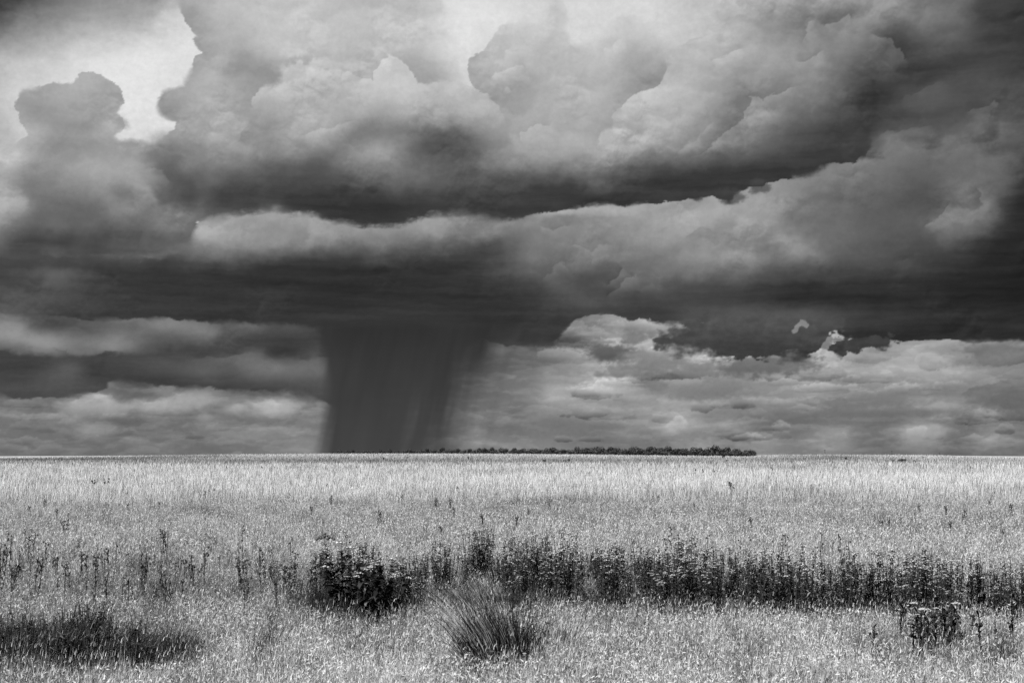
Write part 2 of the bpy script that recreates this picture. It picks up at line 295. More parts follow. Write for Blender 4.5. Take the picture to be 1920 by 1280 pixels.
P_DECK = [(-500,478),(-60,478),(300,490),(350,470),(362,450),(380,380),(960,350),(1480,260),(1600,120),(1680,-400),(2600,-400),(2600,637),(1900,634),(1760,633),(1680,635),(1600,632),(1575,624),(1560,604),(1520,598),(1480,600),(1400,606),(1340,600),(1322,604),(1300,596),(1262,600),(1236,600),(1210,594),(1182,594),(1150,586),(1118,584),(1095,586),(1078,592),(1064,602),(1052,616),(1046,628),(1034,642),(1010,645),(985,645),(950,644),(925,638),(905,626),(880,640),(650,650),(620,632),(590,610),(560,604),(520,602),(470,602),(400,597),(330,594),(250,591),(170,596),(120,588),(60,586),(0,582),(-60,580),(-500,582)]
P_DARK = [(1232,640),(1240,630),(1252,634),(1262,622),(1278,628),(1285,616),(1290,608),(1308,606),(1322,602),(1336,604),(1345,596),(1360,590),(1440,586),(1540,590),(1570,600),(1565,622),(1548,634),(1540,648),(1532,660),(1516,668),(1490,666),(1460,671),(1400,671),(1352,668),(1338,662),(1330,652),(1318,646),(1300,652),(1285,648),(1270,656),(1252,648)]
P_DARK2 = [(1544,652),(1548,644),(1562,646),(1572,636),(1590,640),(1606,634),(1640,632),(1664,632),(1674,640),(1668,648),(1640,653),(1612,656),(1580,660),(1566,658),(1558,650)]
P_HOLE = [(1486,626),(1484,620),(1490,616),(1493,607),(1501,600),(1511,601),(1516,608),(1513,613),(1504,608),(1498,612),(1495,621),(1490,628)]
P_HOLE2 = [(1536,664),(1540,650),(1548,642),(1552,632),(1560,628),(1568,632),(1580,633),(1584,638),(1568,640),(1560,646),(1554,648),(1550,658),(1544,664)]
P_T1 = [(-500,560),(760,560),(760,668),(602,668),(590,662),(575,672),(552,676),(520,674),(500,668),(494,656),(478,656),(458,662),(436,668),(420,669),(392,666),(378,670),(350,673),(322,671),(300,667),(240,664),(200,662),(140,662),(100,656),(50,658),(0,657),(-500,660)]
P_T2 = [(-500,630),(760,630),(760,775),(620,762),(600,756),(570,748),(540,742),(500,738),(440,738),(424,734),(410,732),(350,732),(290,728),(240,723),(206,720),(202,730),(180,738),(150,745),(110,749),(60,750),(0,752),(-500,754)]
# bright-topped folds inside the clouds: (polyline, lift below the line, dip above it, width)
RIDGES = [
 ([(1292,300),(1300,288),(1322,282),(1345,262),(1360,246),(1382,234),(1390,222),(1396,205),(1410,184),(1420,186),(1430,190),(1440,178),(1462,172),(1482,162),(1500,160),(1522,150)], 20, 10, 22),
 ([(1262,300),(1285,272),(1302,262),(1322,240),(1340,222)], 8, 6, 20),
 ([(1288,82),(1318,68),(1345,60)], 10, 0, 20),
 ([(1332,118),(1340,108),(1362,106),(1382,90),(1398,88)], 12, 10, 18),
 ([(1490,110),(1510,112),(1530,104),(1548,92)], 14, 14, 20),
 ([(1540,52),(1552,44),(1572,38),(1592,30),(1604,36)], 16, 18, 20),
 ([(1628,60),(1652,70),(1676,70),(1680,84),(1694,102),(1710,118)], 20, 14, 16),
 ([(1500,82),(1510,60),(1512,44),(1530,36)], 12, 12, 20),
 ([(918,152),(925,140),(945,132),(960,126),(975,124),(986,130)], 14, 8, 16),
 ([(940,168),(950,162),(960,172)], 14, 6, 10),
 ([(1128,100),(1132,90),(1150,82),(1165,70)], 8, 6, 18),
 ([(968,262),(975,245),(1005,236),(1040,232)], 10, 10, 24),
 ([(1120,280),(1125,250),(1150,240),(1170,236)], 10, 10, 20),
 ([(556,258),(600,240),(640,232),(668,226)], 8, 12, 24),
 ([(262,316),(290,314),(306,320),(313,334),(312,350)], 4, 14, 22),
 ([(1010,425),(1022,422),(1040,430),(1060,424),(1080,428)], 12, 8, 14),
 ([(1062,462),(1080,456),(1092,462),(1108,466),(1130,460),(1150,462)], 10, 8, 14),
 ([(1280,452),(1300,430),(1320,424),(1340,430)], -10, -6, 14),
 ([(1136,538),(1152,522),(1165,510),(1172,502)], 14, 16, 16),
 ([(1136,560),(1150,545),(1170,528),(1200,508)], 12, 12, 14),
 ([(1010,530),(1030,512),(1045,496),(1056,492),(1066,500),(1070,512)], 10, 8, 14),
 ([(1732,424),(1750,412),(1768,398),(1782,380)], 18, 10, 20),
 ([(1845,390),(1838,370),(1830,352)], 14, 10, 18),
 ([(1685,185),(1710,176),(1740,160),(1775,142)], 14, 0, 20),
 ([(1810,208),(1832,202),(1850,196),(1862,190),(1872,200)], 16, 8, 24),
 ([(1640,262),(1660,246),(1690,248),(1720,240),(1760,238)], 14, 0, 16),
 ([(120,758),(140,754),(160,744),(190,738),(204,742),(206,752),(230,756)], 22, 8, 12),
 ([(260,758),(280,754),(310,750),(330,740),(350,736)], 16, 8, 8),
 ([(468,760),(490,754),(512,752),(532,758)], 16, 6, 12),
 ([(1236,800),(1255,790),(1268,782),(1280,786),(1292,796)], 20, 6, 12),
 ([(1075,742),(1090,730),(1112,722),(1130,712),(1152,716)], 10, 4, 14),
 ([(1700,805),(1712,802),(1730,800),(1745,806)], 18, 4, 9),
 ([(1840,832),(1858,822),(1872,812),(1876,820)], 14, 4, 8),
 ([(1665,722),(1690,712),(1712,708),(1735,714)], 8, 4, 12),
 ([(1800,745),(1830,728),(1870,718),(1900,712)], -14, -4, 14),
]
# small ragged scraps: centre, half sizes, brightness, softness
SCRAPS = [
 (1152,666,34,9,92,5),(1140,661,14,8,92,4),(1190,632,16,7,115,5),(1222,626,6,4,128,4),(1168,696,34,9,125,6),(1215,672,30,10,140,8),(1235,683,44,8,125,6),
 (1310,694,36,9,128,6),(1322,688,14,9,130,5),(1385,696,24,9,110,6),(1380,688,12,8,115,5),(1440,684,64,13,104,6),(1395,684,18,10,112,5),(1235,722,16,6,122,5),
 (1330,732,58,11,128,7),(1360,724,24,10,128,6),(1655,772,80,4,112,6),(1845,660,16,7,108,6),(1880,668,30,7,120,8),(1830,678,26,4,122,7),(1905,752,50,16,105,8),
 (1665,745,40,9,122,8),(1800,730,40,8,128,10),(1840,258,13,8,66,9),(1862,282,9,4,74,8),(1895,274,10,3,74,7),(1748,265,10,6,66,6),(1720,258,16,4,80,9),
 (1858,246,10,14,66,8),(1902,218,14,4,68,7),(1425,690,24,8,106,5),(1606,290,22,6,55,5),(1420,352,12,7,62,5),(1370,368,16,7,62,5),
 (160,766,36,6,150,8),(525,768,22,7,172,10),(442,765,7,3,165,5),(383,783,6,3,145,6),(175,803,16,4,148,9),(290,762,40,5,165,8),(345,752,26,6,160,8),
 (1735,812,26,8,160,9),(1712,834,22,5,142,8),(1870,826,16,5,142,8),(1275,795,16,5,165,8),(1568,820,16,14,142,10),(935,657,14,5,132,7),(1098,626,10,2,158,4),(35,385,10,9,165,6),
 (97,516,34,6,92,12),(102,660,28,4,118,6),(228,230,8,6,150,6),(232,268,12,4,140,5),(1365,20,8,12,172,6),(1352,30,8,8,176,6),
]
def poly_uv(P, closed=True):
    out = []
    for i, a in enumerate(P):                            # subdivide: straight lines bend on the dome
        b = P[(i + 1) % len(P)]
        n = max(1, int(max(abs(b[0] - a[0]), abs(b[1] - a[1])) / 80)) if closed or i < len(P) - 1 else 1
        out += [(a[0] + (b[0] - a[0]) * t / n, a[1] + (b[1] - a[1]) * t / n) for t in range(n)]
    P = np.array(out, float); return az_el(P[:, 0], P[:, 1])

def paint_sky(U, V):
    """brightness (0-1, display referred) of the clouds on a direction grid"""
    f32 = np.float32
    U = U.astype(f32); V = V.astype(f32)
    h = np.clip((V + 10) / 560.0, 0.05, 1.3)             # flatter and finer towards the horizon
    # domain warp that breaks the smooth shading into ragged cloud matter
    big = fbm(U / 120, V / 80, 6, 3, .55); big2 = fbm(U / 120 + 40, V / 80 + 9, 6, 5, .55)
    fin = fbm(U / 34, V / 24, 5, 11, .6); fin2 = fbm(U / 34 + 9, V / 24 + 77, 5, 13, .6)
    k = np.clip(h * 1.5, .25, 1); kv = np.clip(h * 1.15, .12, 1)
    wu = (big * 36 + fin * 15) * k; wv = (big2 * 17 + fin2 * 9) * kv
    softmap = .5 + 4.0 * sstep(-.15, .5, fbm(U / 95, V / 60, 3, 123))
    tex = fbm((U + fin * 6) / 15, (V + fin2 * 5) / 9, 4, 133, .6)
    # puffs
    pu = U + fin * 14 * k; pv = V + fin2 * 12 * k
    H1 = billow(pu / 62, pv / 46, 5, 101)
    H2 = billow(pu / 26, pv / 19, 4, 202)
    sc = np.clip(h, .12, 1)
    H3 = billow(pu / 12, pv / 9.5, 2, 404)
    Hs = billow(U / 52 + fin * .4, V / 20 + fin2 * .4, 3, 303, .42)     # small flattened puffs low in the sky
    low = sstep(.42, .2, h)
    H1s = billow(pu / 62, pv / 46, 3, 101, .42)
    patch = sstep(-.25, .45, fbm(U / 150, V / 110, 3, 88))
    H = (H1s * 40 + H2 * 5 * patch) * (1 - low) + Hs * 12 * low
    def drop(A, n, sx=0):                                # how much a puff rises over what lies above it
        B = np.roll(A, -n, axis=0); B[-n:] = A[-n:]
        if sx: B = np.roll(B, sx, axis=1)
        return A - B
    l1 = drop(H1s, 8, 4) * 5.0; l2 = drop(H2, 3, 1) * 2.2; l3 = drop(Hs, 2, 1) * 2.4
    lit = np.tanh((l1 + l2 * (.4 + patch)) * 1.1) * (1 - low) * (.45 + .75 * patch) + np.tanh(l3) * low * (.2 + .8 * patch)
    ragged = (H1 - .45) * 30 * (1 - low) + (H2 - .45) * 22 * (1 - low * .3) + (H3 - .45) * 13 * (1 - .75 * low) + (Hs - .45) * 12 * low + fin * 5
    ragged = ragged - ragged.mean()
    wisp = fbm(U / 60, V / 16, 5, 71, .6)
    u1, v1 = U + wu, V + wv
    def fld(f, warp=1.0):
        return f(U + wu * warp, V + wv * warp)
    col = fld(BACK, 1.2) + wisp * 5 + lit * 1.5
    def over(col, poly, shade, soft=3.0, amp=1.0, off=0.0, wisps=0.0, box=None):
        pu_, pv_ = poly_uv(poly)
        sd = seg_dist(U, V, pu_, pv_)
        soft = soft * softmap
        m = sstep(-soft, soft, sd + ragged * amp + tex * 5 * amp + wisp * wisps + off)
        return col * (1 - m) + shade * m, m, sd
    # storm deck and lower sky, from the far side forwards
    lowsky = fld(LOWR, .55) + lit * 7 + wisp * 5
    leftlow = 118 + .82 * (fld(LOWL3, .5) - 118) + lit * 7 + wisp * 4
    mx = sstep(560, 680, 960 + U)
    lower = leftlow * (1 - mx) + lowsky * mx

    for sd_, sz, am in ((61, 170, 7), (62, 90, 6), (63, 45, 4)):   # thin far cloud banks, one behind another
        q = fbm((U + fin * 6) / sz, (V + fin2 * 2) / (sz * .3), 5, sd_, .45)
        mk = sstep(.03, .13, q) * sstep(-.6, .1, fbm(U / 200, V / 60, 3, sd_ + 9))
        lower = lower + (mk * am - am * .35 + np.clip(drop(q, 4), -.2, .2) * 22 * mk) * (V < 420)
    # rows of small flat-based cumulus, the far ones first
    prs = np.random.default_rng(77); pf = []
    for q_ in range(105):
        y_ = 835 - 225 * prs.random() ** 1.15; nr = (850 - y_) / 230
        x_ = prs.uniform(1030, 1930) if prs.random() < .68 else prs.uniform(-10, 590)
        if x_ < 600 and y_ < 745: continue
        pf.append((y_, x_, (12 + 36 * nr) * prs.uniform(.5, 1.5), (5.5 + 15 * nr) * prs.uniform(.6, 1.3), prs.uniform(-26, 2), prs.uniform(10, 34)))
    for (y_, x_, rx, ry, bb, tb) in sorted(pf, reverse=True):
        cu, cv = az_el(x_, y_)
        i = (np.abs(U[0] - cu) < rx * 1.8).nonzero()[0]; j = (np.abs(V[:, 0] - cv) < ry * 2.4 + 6).nonzero()[0]
        if len(i) < 2 or len(j) < 2: continue
        s_ = (slice(j[0], j[-1] + 1), slice(i[0], i[-1] + 1)); dv = (V[s_] - cv) / ry
        q = np.hypot((U[s_] - cu) / rx, np.where(dv > 0, dv, dv * 2.6))
        sd = (1 - q) * ry + (Hs[s_] - .45) * ry * .9 + fin[s_] * ry * 1.1 + tex[s_] * ry * .6
        m = sstep(-1.2 - ry * .12, 1.2 + ry * .12, sd) * .9
        edge = np.exp(-np.clip(sd, 0, None) / (ry * .35)) * sstep(-.2, .5, dv)
        lower[s_] += m * (bb + (tb - bb * .3) * np.clip(dv, -.4, 1) + edge * 10 + lit[s_] * 5) * (.55 if x_ < 600 else 1)
    col = np.where(V < 420, lower, col)
    t2 = fld(LOWL2, .6) + lit * 5 + wisp * 3
    xf = sstep(az_el(700, 0)[0], az_el(640, 0)[0], U)
    c0 = col; col, m, _ = over(col, P_T2, t2, 4.5, .6, 2, 8); col = c0 + (col - c0) * xf
    t1 = fld(LOWL, .6) + lit * 7 + wisp * 3
    c0 = col; col, m, _ = over(col, P_T1, t1, 4.5, .6, 2, 9); col = c0 + (col - c0) * xf
    # scraps in the lower right
    def scraps(col, sel):
        for (x, y, rx, ry, b, s) in SCRAPS:
            if not sel(y): continue
            cu, cv = az_el(x, y)
            i = (np.abs(U[0] - cu) < rx * 2.4 + 10).nonzero()[0]; j = (np.abs(V[:, 0] - cv) < ry * 3 + 10).nonzero()[0]
            if len(i) == 0 or len(j) == 0: continue
            s_ = (slice(j[0], j[-1] + 1), slice(i[0], i[-1] + 1))
            q = np.hypot((U[s_] - cu) / rx, (V[s_] - cv) / ry)
            sd = (1 - q) * ry + (fin[s_] * 9 + (H2[s_] - .45) * 10 + wisp[s_] * 5) * min(1.3, ry / 7 + .15) - ry * .12
            m = sstep(-s, s, sd) * (.8 if y > 590 else .62)
            sh = b + lit[s_] * 6 + (V[s_] - cv) / ry * 5
            col[s_] = col[s_] * (1 - m) + sh * m
        return col
    col = scraps(col, lambda y: y > 590)
    mid = fld(MID, 1.0)
    contrast = np.clip((mid - 45) / 90, .08, 1.0)
    mid = mid + lit * 12 * contrast + wisp * 4 * contrast
    col, m, sd = over(col, P_DECK, mid, 3.0, .35, 4, 5)
    dk = 70 - (1 - sstep(570, 640, 0 * U + 0)) * 0
    cv0 = az_el(1400, 630)[1]
    rag2 = fbm(U / 26, V / 15, 5, 144, .5) * 26
    dark = 68 + tex * 5 + (V - cv0) * .35 + lit * 7 + fin * 6
    c0 = col; col, m, _ = over(col, P_DARK, dark, 5.0, .8, rag2 * .8 + 5, 8); col = c0 + (col - c0) * sstep(az_el(1400, 586)[1], az_el(1400, 604)[1], V)
    col, m, _ = over(col, P_DARK2, dark - 6, 4.5, .8, rag2 * .6 + 3, 5)
    c0 = col; col, m, _ = over(col, P_HOLE, 165 + lit * 8 + fin * 14, 2.0, .1, rag2 * .2)
    col, m, _ = over(col, P_HOLE2, 160 + lit * 8 + fin * 14, 2.0, .1, rag2 * .2)
    col = c0 + (col - c0) * .62
    # left tower and left bank
    left = fld(LEFT, .8)
    c2 = np.clip((left - 60) / 90, .1, 1)
    left = left + lit * 10 * c2 + wisp * 4
    up = sstep(az_el(960, 600)[1], az_el(960, 500)[1], V)
    # great cumulus
    a = fld(CLOUD1, .8) + lit * 11 + wisp * 2
    col, m, _ = over(col, P_C1, a, 1.8 + 13 * sstep(az_el(740, 0)[0], az_el(800, 0)[0], U), .42)
    b = fld(CLOUD3, .7) + lit * 12 + wisp * 2
    col, m, _ = over(col, P_C3, b, 2.2 + 11 * sstep(az_el(900, 0)[0], az_el(990, 0)[0], U), .42)
    d4 = fld(CLOUD4, .7); c4 = np.clip((d4 - 40) / 100, .1, 1)
    d4 = d4 + lit * 16 * c4 + wisp * 4 * c4
    col, m, sd = over(col, P_C4, d4, 2.5 + 24 * sstep(az_el(1540, 200)[0], az_el(1680, 200)[0], U), .42)
    e = fld(CLOUD2, .65) + lit * 11
    col, m, sd = over(col, P_C2, e, 2.0, .42)
    col, m, _ = over(col, P_LEFT, left, 1.8 + 7 * sstep(az_el(0, 262)[1], az_el(0, 290)[1], V), .42)
    bd = fld(BODY, .85); cb = np.clip((bd - 45) / 90, .06, 1)
    bd = bd + lit * 14 * cb + wisp * 4 * cb
    pu_, pv_ = poly_uv(P_BODY)
    sd = seg_dist(U, V, pu_, pv_)
    sb = 2.2 * softmap + 5 * sstep(az_el(1080, 0)[0], az_el(900, 0)[0], U)
    m = sstep(-sb, sb, sd + ragged * .3 + wisp * 7 + tex * 4)
    topfade = sstep(az_el(960, 256)[1], az_el(960, 296)[1], V + wv * .8)
    leftfade = sstep(az_el(236, 330)[0], az_el(330, 330)[0], U + wu * .6)
    m = m * topfade * leftfade
    col = col * (1 - m) + bd * m
    col = scraps(col, lambda y: y <= 590)
    for (pl, lift, dip, w) in RIDGES:
        pu_, pv_ = poly_uv(pl, False)
        x0, x1, y0, y1 = pu_.min() - w * 3, pu_.max() + w * 3, pv_.min() - w * 3, pv_.max() + w * 3
        i = ((U[0] > x0) & (U[0] < x1)).nonzero()[0]; j = ((V[:, 0] > y0) & (V[:, 0] < y1)).nonzero()[0]
        if len(i) < 2 or len(j) < 2: continue
        s_ = (slice(j[0], j[-1] + 1), slice(i[0], i[-1] + 1))
        sd, T = seg_dist(U[s_] + fin[s_] * 12, V[s_] + fin2[s_] * 10, pu_, pv_, closed=False)
        up_ = sd + ragged[s_] * .3                      # above the line is positive (lines run left to right)
        taper = sstep(0, .18, T) * sstep(1, .82, T)
        s01 = sstep(-1.6, 1.6, up_)
        fall = np.exp(-np.abs(sd) / w) * taper
        col[s_] = col[s_] + fall * ((1 - s01) * lift - s01 * dip)
    col = col + 7 * np.exp(-(col - 30) / 25) * (col > 0)
    st_ = fbm((U + fin * 14) / 210, (V + fin2 * 6) / 16, 5, 155, .6)
    dk_ = sstep(110, 50, col) * sstep(az_el(960, 850)[1], az_el(960, 760)[1], V)
    col = col + (st_ * 13 + lit * 5 * patch + 3) * dk_
    amp_ = np.clip((col - 25) / 110, .16, 1)
    col = col + tex * 7 * amp_ * (.4 + .8 * patch) + (H3 - .5) * 7 * amp_ * patch * (1 - low)
    return np.clip(col / 255.0, .06, .93)
def mesh_np(name, co, faces, smooth=True):
    """mesh from an (n,3) vertex array and an (m,k) face array (k = 3 or 4)"""
    me = bpy.data.meshes.new(name)
    k = faces.shape[1]
    me.vertices.add(len(co)); me.vertices.foreach_set('co', np.ascontiguousarray(co, np.float32).ravel())
    me.loops.add(faces.size); me.loops.foreach_set('vertex_index', np.ascontiguousarray(faces, np.int32).ravel())
    me.polygons.add(len(faces)); me.polygons.foreach_set('loop_start', np.arange(0, faces.size, k, dtype=np.int32))
    me.update(calc_edges=True)
    if smooth: me.shade_smooth()
    return me
def rolling(U, V):
    """cloud deck for the parts of the sky away from the storm"""
    n = fbm(U / 420, V / 150, 6, 41, .55); w = fbm(U / 120, V / 50, 5, 43, .6)
    H = billow((U + w * 40) / 90, (V + w * 30) / 50, 4, 51)
    g = np.gradient(H * 50, axis=0) / np.gradient(V, axis=0)
    return np.clip(.40 + .32 * n + .05 * w + np.clip(-g, -1, 1) * .035, .12, .85)

def build_sky():
    R = 24000.0
    D2 = F * math.pi / 180
    azf = np.arange(-25.0, 25.0001, 0.038); azr = np.arange(26.0, 334.01, 1.0)
    az = np.concatenate([azf, azr]); nf = len(azf)
    elf = np.arange(-0.6, 19.2, 0.038); elr = np.arange(20.0, 42.1, 1.0)
    el = np.concatenate([elf, elr]); ne = len(elf)
    U, V = np.meshgrid(az * D2, el * D2)
    Uw = np.where(U > math.pi * F, U - 2 * math.pi * F, U)
    col = rolling(Uw * 1.0, V)
    seam = sstep(150, 180, np.abs(Uw) / D2)
    col = col * (1 - seam) + .42 * seam
    P = paint_sky(U[:ne, :nf], V[:ne, :nf])
    fade = sstep(25, 20.6, np.abs(U[:ne, :nf]) / D2) * sstep(19.2, 17.8, V[:ne, :nf] / D2)
    col[:ne, :nf] = P * fade + col[:ne, :nf] * (1 - fade)
    lin = np.where(col < .04045, col / 12.92, ((col + .055) / 1.055) ** 2.4).astype(np.float32)
    A = np.radians(az)[None, :]; E = np.radians(el)[:, None]
    X = R * np.sin(A) * np.cos(E); Y = R * np.cos(A) * np.cos(E); Z = R * np.sin(E) * np.ones_like(A)
    co = np.stack([X, Y, Z + CAM_H], -1).reshape(-1, 3).astype(np.float32)
    nx, ny = len(az), len(el)
    i = np.arange(nx); i2 = (i + 1) % nx
    j = np.arange(ny - 1)[:, None] * nx
    quads = np.stack([j + i, j + nx + i, j + nx + i2, j + i2], -1).reshape(-1, 4).astype(np.int32)
    me = mesh_np('sky', co, quads)
    ca = me.color_attributes.new('cloud', 'FLOAT_COLOR', 'POINT')
    c4 = np.ones((len(co), 4), np.float32); c4[:, :3] = lin.reshape(-1, 1)
    ca.data.foreach_set('color', c4.ravel())
    ob = bpy.data.objects.new('sky', me); bpy.context.scene.collection.objects.link(ob)
    ob['kind'] = 'structure'; ob['label'] = 'grey storm sky with towering cumulus, a dark flat cloud base and small clouds low down'; ob['category'] = 'sky'
    m = bpy.data.materials.new('storm_sky'); m.use_nodes = True
    nt = m.node_tree; nt.nodes.clear(); N = nt.nodes.new; Lk = nt.links.new
    at = N('ShaderNodeAttribute'); at.attribute_name = 'cloud'
    tc = N('ShaderNodeTexCoord')
    no = N('ShaderNodeTexNoise'); no.inputs['Scale'].default_value = .012; no.inputs['Detail'].default_value = 6; no.inputs['Roughness'].default_value = .75
    mr = N('ShaderNodeMapRange'); mr.inputs[3].default_value = .93; mr.inputs[4].default_value = 1.07
    mr.inputs[1].default_value = .25; mr.inputs[2].default_value = .75
    mx = N('ShaderNodeVectorMath'); mx.operation = 'SCALE'
    em = N('ShaderNodeEmission'); out = N('ShaderNodeOutputMaterial')
    Lk(tc.outputs['Object'], no.inputs['Vector']); Lk(no.outputs[0], mr.inputs[0])
    Lk(at.outputs['Color'], mx.inputs[0]); Lk(mr.outputs[0], mx.inputs['Scale'])
    Lk(mx.outputs[0], em.inputs['Color']); Lk(em.outputs[0], out.inputs['Surface'])
    m.cycles.emission_sampling = 'NONE'
    me.materials.append(m)
    return ob
def build_camera():
    cam = bpy.data.cameras.new('camera'); co = bpy.data.objects.new('camera', cam)
    bpy.context.scene.collection.objects.link(co)
    cam.sensor_width = 36.0; cam.lens = 50.0; cam.clip_end = 100000.0; cam.clip_start = .1
    co.location = (0, 0, CAM_H); co.rotation_euler = (math.pi / 2 + PITCH, 0, 0)
    bpy.context.scene.camera = co
    sc = bpy.context.scene
    sc.view_settings.view_transform = 'Standard'; sc.view_settings.look = 'None'; sc.view_settings.exposure = 0
    return co
# ------------------------------------------------------------------ terrain
SKY_X = np.array([-600, 0, 150, 300, 450, 600, 800, 1000, 1150, 1300, 1400, 1450, 1550, 1650, 1720, 1760, 1800, 1920, 2500.])
SKY_Y = np.array([860, 858, 856.2, 854.4, 852.4, 851.2, 851.0, 852.0, 853.4, 855.0, 855.6, 853.4, 852.9, 853.4, 853.6, 854.2, 856.0, 858.2, 860.])
RIDGE = 800.0

def terrain(x, y):
    """ground height: flat near the camera, a very gentle rise to a crest 800 m away, then falling off"""
    x = np.asarray(x, float); y = np.asarray(y, float)
    d = np.hypot(x, y); a = 960 + F * np.tan(np.clip(np.arctan2(x, np.maximum(y, 1e-3)), -.6, .6))
    a = np.where(y <= 0, 960, a)
    h = CAM_H - (np.interp(a, SKY_X, SKY_Y) - 850) * RIDGE / F
    rise = sstep(330, RIDGE, d)
    z = h * rise
    z = z - np.clip(d - RIDGE, 0, 1600) * .0010 - np.clip(d - RIDGE - 1600, 0, None) * .0042
    z = z + .05 * np.sin(x * .35 + 1.3 * np.sin(y * .11)) * np.sin(y * .27) * sstep(8, 30, d) * sstep(300, 80, d)
    return z

def at(px, py, lift=0.0):
    """ground point seen at photo coordinate (px, py) on the near flat of the field"""
    y = CAM_H * F / (py - 850.0)
    return ((px - 960) / F * y, y)

def field_xy(x, y, h=0.0):
    return 960 + F * x / np.maximum(y, .5), 850 + (CAM_H - h) * F / np.maximum(y, .5)

# broad patches of the field, darker growth and shaded grass painted as tone: centre, half sizes (photo units at that spot), change of tone
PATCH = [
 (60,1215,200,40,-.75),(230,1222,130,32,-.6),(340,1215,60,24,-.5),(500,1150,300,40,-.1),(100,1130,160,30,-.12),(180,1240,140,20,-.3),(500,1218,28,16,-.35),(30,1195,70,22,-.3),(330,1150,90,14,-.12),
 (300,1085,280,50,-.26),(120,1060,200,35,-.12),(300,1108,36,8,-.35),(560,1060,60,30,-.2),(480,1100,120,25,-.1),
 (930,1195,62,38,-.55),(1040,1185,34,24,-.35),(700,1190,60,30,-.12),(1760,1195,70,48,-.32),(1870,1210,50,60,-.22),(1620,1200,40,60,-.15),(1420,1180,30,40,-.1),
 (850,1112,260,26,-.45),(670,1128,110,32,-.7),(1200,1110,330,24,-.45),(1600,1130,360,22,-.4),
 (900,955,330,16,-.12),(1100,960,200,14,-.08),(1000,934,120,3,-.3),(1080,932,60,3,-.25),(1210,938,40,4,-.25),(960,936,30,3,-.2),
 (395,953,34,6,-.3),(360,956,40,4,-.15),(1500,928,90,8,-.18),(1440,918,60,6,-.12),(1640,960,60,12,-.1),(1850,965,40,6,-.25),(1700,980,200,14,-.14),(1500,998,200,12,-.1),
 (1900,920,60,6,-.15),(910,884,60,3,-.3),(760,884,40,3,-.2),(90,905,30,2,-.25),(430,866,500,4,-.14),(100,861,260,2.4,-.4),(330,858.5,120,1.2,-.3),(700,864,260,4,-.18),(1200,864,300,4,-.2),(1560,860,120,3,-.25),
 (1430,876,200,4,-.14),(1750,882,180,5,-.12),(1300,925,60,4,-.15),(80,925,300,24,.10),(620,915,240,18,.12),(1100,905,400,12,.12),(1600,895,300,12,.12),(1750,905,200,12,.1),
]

def tone(x, y):
    px, py = field_xy(x, y, .19)                         # patches are placed by the grass tips
    t = np.zeros(x.shape)
    for cx, cy, rx, ry, a in PATCH:
        q = ((px - cx) / rx) ** 2 + ((py - cy) / ry) ** 2
        t += a * np.exp(-q * 1.1)
    lx = x / np.maximum(y, 1) * 60; ly = np.log(np.maximum(y, 5)) * 26
    t += .30 * fbm(lx / 5, ly / 1.6, 4, 8, .6) + .30 * fbm(lx / 1.6, ly / 1.1, 4, 7, .6) + .17 * fbm(lx * 1.6, ly * 2.4, 3, 27, .6)
    return t

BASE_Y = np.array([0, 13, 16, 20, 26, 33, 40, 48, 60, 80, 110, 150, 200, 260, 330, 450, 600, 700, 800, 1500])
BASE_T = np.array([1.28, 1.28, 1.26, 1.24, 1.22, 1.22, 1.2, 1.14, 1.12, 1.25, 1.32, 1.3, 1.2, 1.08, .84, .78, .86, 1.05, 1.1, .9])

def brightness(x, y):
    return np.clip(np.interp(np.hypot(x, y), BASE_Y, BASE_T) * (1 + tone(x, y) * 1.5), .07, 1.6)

def gray_mat(name, build=None, rough=.9, v=.5, spec=.1):
    m = bpy.data.materials.new(name); m.use_nodes = True
    b = m.node_tree.nodes['Principled BSDF']; b.inputs['Roughness'].default_value = rough
    b.inputs['Specular IOR Level'].default_value = spec
    b.inputs['Base Color'].default_value = (v, v, v, 1)
    if build: build(m.node_tree, b)
    return m

def noisy(v0, v1, scale):
    def f(nt, b):
        tc = nt.nodes.new('ShaderNodeTexCoord'); no = nt.nodes.new('ShaderNodeTexNoise'); mr = nt.nodes.new('ShaderNodeMapRange')
        no.inputs['Scale'].default_value = scale; no.inputs['Detail'].default_value = 4
        mr.inputs[1].default_value = .3; mr.inputs[2].default_value = .7; mr.inputs[3].default_value = v0; mr.inputs[4].default_value = v1
        nt.links.new(tc.outputs['Object'], no.inputs['Vector']); nt.links.new(no.outputs[0], mr.inputs[0]); nt.links.new(mr.outputs[0], b.inputs['Base Color'])
    return f

